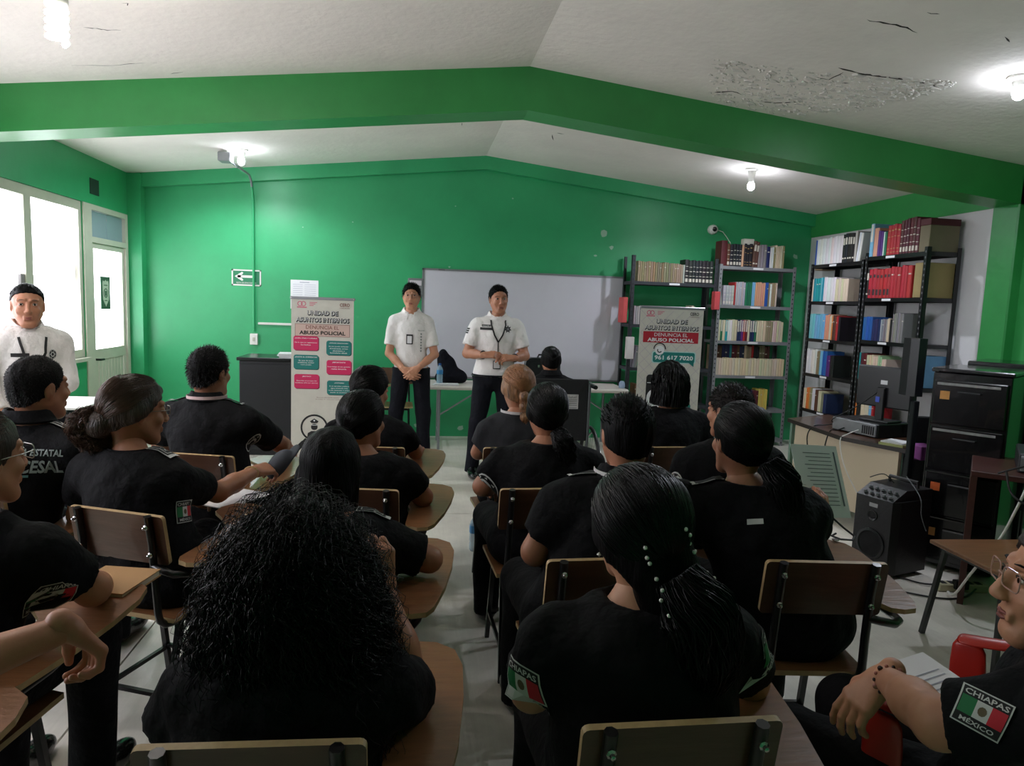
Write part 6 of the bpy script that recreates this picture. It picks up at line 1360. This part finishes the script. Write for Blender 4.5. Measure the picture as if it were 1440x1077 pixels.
p.short_hair(.007, mat('dark_brown_short_hair', (22, 16, 14), .6, bump=.5, bscale=120, spec=.15), n=2200, ln=.014); p.collar(BLK, hgt=.025); round_patch(p, (p.arms[2][0]-.05, p.arms[2][1]-.02, p.arms[2][2]-.08), (-1, -.4, .25), (0, 0, 1), 1.1)
p = seat_person('person in black uniform shirt with wavy short dark hair before the right banner', 1.36, 3.42, radians(4), (1.405, 3.66, 1.215), 'f', CT+'farthest from the camera', sh=.2, bulk=1.05, noise_ph=1.4, sleeve=.72)
rg = np.random.default_rng(12); n = 420; L = 14; u = np.linspace(0, 1, L)[None]; az = rg.uniform(.95*pi, 2.08*pi, n)[:, None]; tt = np.clip(u*1.5, 0, 1)*pi/2; R_ = rg.uniform(.92, 1.12, (n, 1)); ph = rg.uniform(0, 6.3, (n, 1))
X = np.cos(az)*(.092*R_*np.sin(tt)+.006*np.sin(u*14+ph)); Y = -.012+np.sin(az)*(.112*R_*np.sin(tt)+.006*np.sin(u*14+ph)); Z = np.where(u < .67, .125*np.cos(tt), -(u-.67)*.33)+.004*np.cos(u*12+ph)
p.hair([hair_shell(.018, extra=lambda f: f.ell((0, -.05, -.05), (.082, .055, .06), .03), noise_=.004, cutf=lambda X, Y, Z: np.maximum(Y*.75-Z*.66-.018, Y-1.7*Z-.04)), tubes_np(np.stack([X, Y+0*X, Z+0*X], 2), .0021)])
p.collar(BLK, hgt=.02)
chair(-.18, 7.42, pi, 'empty wooden tablet chair against the back wall behind the left presenter')
# ---- wheelchair user near the front
p = seat_person('person in black with small dark bun seated in a wheelchair near the front', 1.05, 5.1, radians(0), (1.06, 5.3, 1.19), 'f', None, sh=.17, bulk=1.0, dpel=.2, seat=.44, noise_ph=.5, sleeve=.75, h=.011, hs=.9)
pulled(p, (0, -.1, .02), 120); p.hair(hair_shell(.002, extra=lambda f: f.ell((0, -.1, .055), (.03, .026, .03), .02)), name='hair_bun'); p.collar(BLK)
root = empty('wheelchair', (1.1, 5.25, 0), radians(0), 'folding wheelchair with black back cloth and white printed label', 'wheelchair')
WM = mat('wheelchair_frame', (120, 124, 128), .3, metal=.7)
MB().box((-.21, -.2, .50), (.21, -.185, .97), bev=.006).build('backrest', mat('wheelchair_cloth', (16, 16, 19), .6, bump=.2, bscale=60), root)
MB().box((-.21, -.18, .42), (.21, .22, .45), bev=.01).build('seat', mat('wheelchair_cloth', (16, 16, 19), .6), root)
f = Flat((.07, -.2015, .80), (1, 0, 0), (0, 0, 1)); f.rect(-.065, -.055, .065, .055, 1, .001); f.text('Salud', .018, .035, .06, .018, 0, .002); f.disc(-.045, .035, .01, 0, .002); f.disc(-.045, -.01, .01, 0, .002, r2=.006)
for k in range(4): f.rect(-.025, .012-.014*k, .055, .016-.014*k, 0, .002)
f.rect(-.055, -.048, .055, -.044, 0, .002); f.build('label', [mat('label_grey', (90, 90, 92), .7), mat('label_white', (190, 188, 186), .7)], root)
for s in (-1, 1):
    mb = MB(); mb.tube([(s*.22, -.3, .93), (s*.22, -.2, .95), (s*.22, -.19, .5), (s*.22, -.18, .3), (s*.22, .3, .3), (s*.22, .32, .18)], .011, 8); mb.tube([(s*.22, -.19, .66), (s*.22, .15, .66), (s*.22, .2, .45), (s*.22, .25, .3)], .011, 8); mb.build('frame', WM, root, 60)
    MB().tube([(s*.22, -.37, .93), (s*.22, -.27, .93)], .016, 8).build('push_handle', BLKP, root, 60)
    w_ = MB().tube([(s*.27, -.1+.29*cos(t), .295+.29*sin(t)) for t in np.linspace(0, 2*pi, 41)[:-1]], .014, 8, close=True).build('wheel', BLKP, root, 80)
    MB().tube([(s*.295, -.1+.25*cos(t), .295+.25*sin(t)) for t in np.linspace(0, 2*pi, 37)[:-1]], .007, 6, close=True).build('push_rim', CHROME, w_, 80)
    mb = MB(); [mb.tube([(s*.27, -.1, .295), (s*.27, -.1+.285*cos(t), .295+.285*sin(t))], .0015, 4) for t in np.linspace(0, 2*pi, 21)[:-1]]; mb.tube([(s*.22, -.1, .295), (s*.29, -.1, .295)], .02, 8); mb.build('spokes', CHROME, w_)
    MB().tube([(s*.22, .34+.08*cos(t), .095+.08*sin(t)) for t in np.linspace(0, 2*pi, 21)[:-1]], .013, 6, close=True).build('caster', BLKP, root, 80)
    MB().box((s*.11-.08, .42, .1), (s*.11+.08, .56, .115), bev=.004).build('footplate', BLKP, root)
# ---- the officer in the red chair at the lower right
SX, SY = 1.19, 1.13
p = seat_person('person with glasses and beaded bracelet seated sideways in the red armchair, lower right', 1.36, SY-.13, radians(30), (1.155, 1.03, 1.155), 'f', None, dpel=.2, seat=.42, sh=.21, bulk=1.08, depth=1.1, arm_r=1.15, skin=SKIN2,
    armL=((.915, 1.01, .81), (1.0, 1.26, .75)), armR=((1.5, 1.15, .68), (1.4, 1.32, .60)), handL=([.35, .45, .5, .6], .2, .2), hdirL=(-.6, .15, -.75), handupL=(-.7, -.2, .65), hrot=(radians(38), radians(4), 0), hand_h=.003, h=.0075, noise_ph=.3, sleeve=.82, wr=.005, nlen=.128, shsd=.03)
pulled(p, (0, -.1, -.02), 260, .010, mat('dark_brown_hair', (44, 32, 30), .4, bump=.6, bscale=60, stretch=(3, 3, .4))); p.face(); p.glasses(mat('clear_pink_frame', (176, 140, 130), .2), .021)
p.collar(BLK, hgt=.02)
flag_patch(p, tuple(p.arms[2]*.32+p.arms[3][0]*.68+np.array([0, 0, .02])), p.W((p.loc[0]-.55, p.loc[1]-.75, .45)), p.W((p.loc[0]+.6, p.loc[1]+.25, .9)), .85)
W_ = p.arms[3][1]; d = Vector(p.arms[3][1]-p.arms[3][0]).normalized(); c = Vector(W_)-d*.03; a = d.cross(Vector((0, 0, 1))).normalized(); b = d.cross(a)
for k, t in enumerate(np.linspace(0, 2*pi, 15)[:-1]):
    q = c+a*cos(t)*.030+b*sin(t)*.030; r = .004 if k % 3 else .006; MB().lathe([(.0004, -r), (r*.7, -r*.7), (r, 0), (r*.7, r*.7), (.0004, r)], tuple(q), 8).build('bead', mat('dark_bead', (40, 20, 22), .2) if k % 2 else mat('rose_bead', (170, 110, 100), .2), p.root, 80)
root = empty('plastic_armchair', (1.37, 1.21, 0), radians(32), 'red plastic armchair at the lower right corner', 'chair')
RED = mat('red_plastic', (178, 40, 30), .35, coat=.2)
def sweep_sheet(rows, th, name, par):
    n, m_ = len(rows), len(rows[0]); vs = [Vector(q) for r in rows for q in r]; me = []; fs = []
    for i in range(n-1):
        for j in range(m_-1): fs.append((i*m_+j, i*m_+j+1, (i+1)*m_+j+1, (i+1)*m_+j))
    mb = MB(); mb.raw(vs, fs); o = mb.build(name, RED, par, 60); md = o.modifiers.new('s', 'SOLIDIFY'); md.thickness = th; md.offset = 0; md2 = o.modifiers.new('b', 'SUBSURF'); md2.levels = 1; md2.render_levels = 1; return o
sweep_sheet([[(x*(1-.1*(j == 6)), -.2+.07*j, .42-.012*(1-(x/.23)**2)-.02*(j == 6)) for x in np.linspace(-.23, .23, 7)] for j in range(7)], .008, 'seat', root)
sweep_sheet([[(x, -.2-.12*t+.07*(x/.24)**2, .42+.42*t-.05*(x/.24)**4*(t > .9)) for x in np.linspace(-.25, .25, 9)] for t in np.linspace(0, 1, 6)], .008, 'backrest', root)
for s in (-1, 1):
    rows = []
    for t in np.linspace(0, 1, 10):
        y = -.27+.53*t; z = .80-.12*t**.6; x = s*(.245+.05*sin(pi*min(1, t*1.1))); w_ = .022+.012*t
        rows.append([(x-w_, y, z-.012), (x-w_*.5, y, z+.004), (x+w_*.5, y, z+.004), (x+w_, y, z-.012), (x+w_*1.05, y, z-.03)])
    sweep_sheet(rows, .007, 'armrest', root)
    sweep_sheet([[(s*(.27-.02*t), .24+a*(1-.2*t)-.02*t, .67-.67*t) for a in (-.045, -.015, .015, .045)] for t in np.linspace(0, 1, 6)], .012, 'leg', root)
    sweep_sheet([[(s*(.23+.01*t), -.22+a*(1-.2*t)-.06*t, .5-.5*t) for a in (-.045, -.015, .015, .045)] for t in np.linspace(0, 1, 6)], .012, 'leg', root)
o = MB().prism([(-.105, -.14), (.0, -.15), (.105, -.14), (.105, .14), (-.105, .14)], 0, .001).build('lap_sheet', PAPER, None)
f = Flat((0, 0, .001), (1, 0, 0), (0, 1, 0)); [f.rect(-.03, .06-k*.022, .08, .064-k*.022) for k in range(6)]; f.build('printed_lines', mat('faint_print', (160, 162, 176), .8), o)
o.location = (1.25, 1.40, .63); o.rotation_euler = (radians(8), radians(-6), radians(12)); o.scale = (.85, .8, 1); tag(o, 'white printed sheet on the lap of the officer in the red chair', 'paper')
# ---- things on the tablets
root = empty('notebook', (-.83, 2.03, .665), radians(-12), 'tan covered notebook on the tablet at the left', 'notebook')
MB().box((-.085, -.09, 0), (.085, .09, .003)).build('cover', mat('kraft_cover', (170, 130, 84), .6), root); MB().box((-.082, -.087, .003), (.082, .087, .018)).build('pages', mat('book_pages', (206, 196, 172), .8), root); MB().box((-.085, -.09, .018), (.085, .09, .021)).build('cover', mat('kraft_cover', (170, 130, 84), .6), root)
root = empty('loose_sheet', (-.74, 2.92, .668), radians(-30), 'white sheets on the tablet under the hand with the bracelet', 'paper'); MB().box((-.1, -.13, 0), (.1, .13, .002)).build('sheet', PAPER, root); MB().box((-.09, -.13, .002), (.11, .12, .004)).build('sheet', PAPER, root)
root = empty('loose_sheet', (-.02, 1.57, .668), radians(4), 'white sheet lying on the nearest tablet of the left aisle column', 'paper'); MB().box((-.07, -.1, 0), (.03, .1, .002)).build('sheet', PAPER, root)
print('BOOKS', NBOOK, 'OBJECTS', len(bpy.data.objects))

if __name__ == '__main__' and False: pass
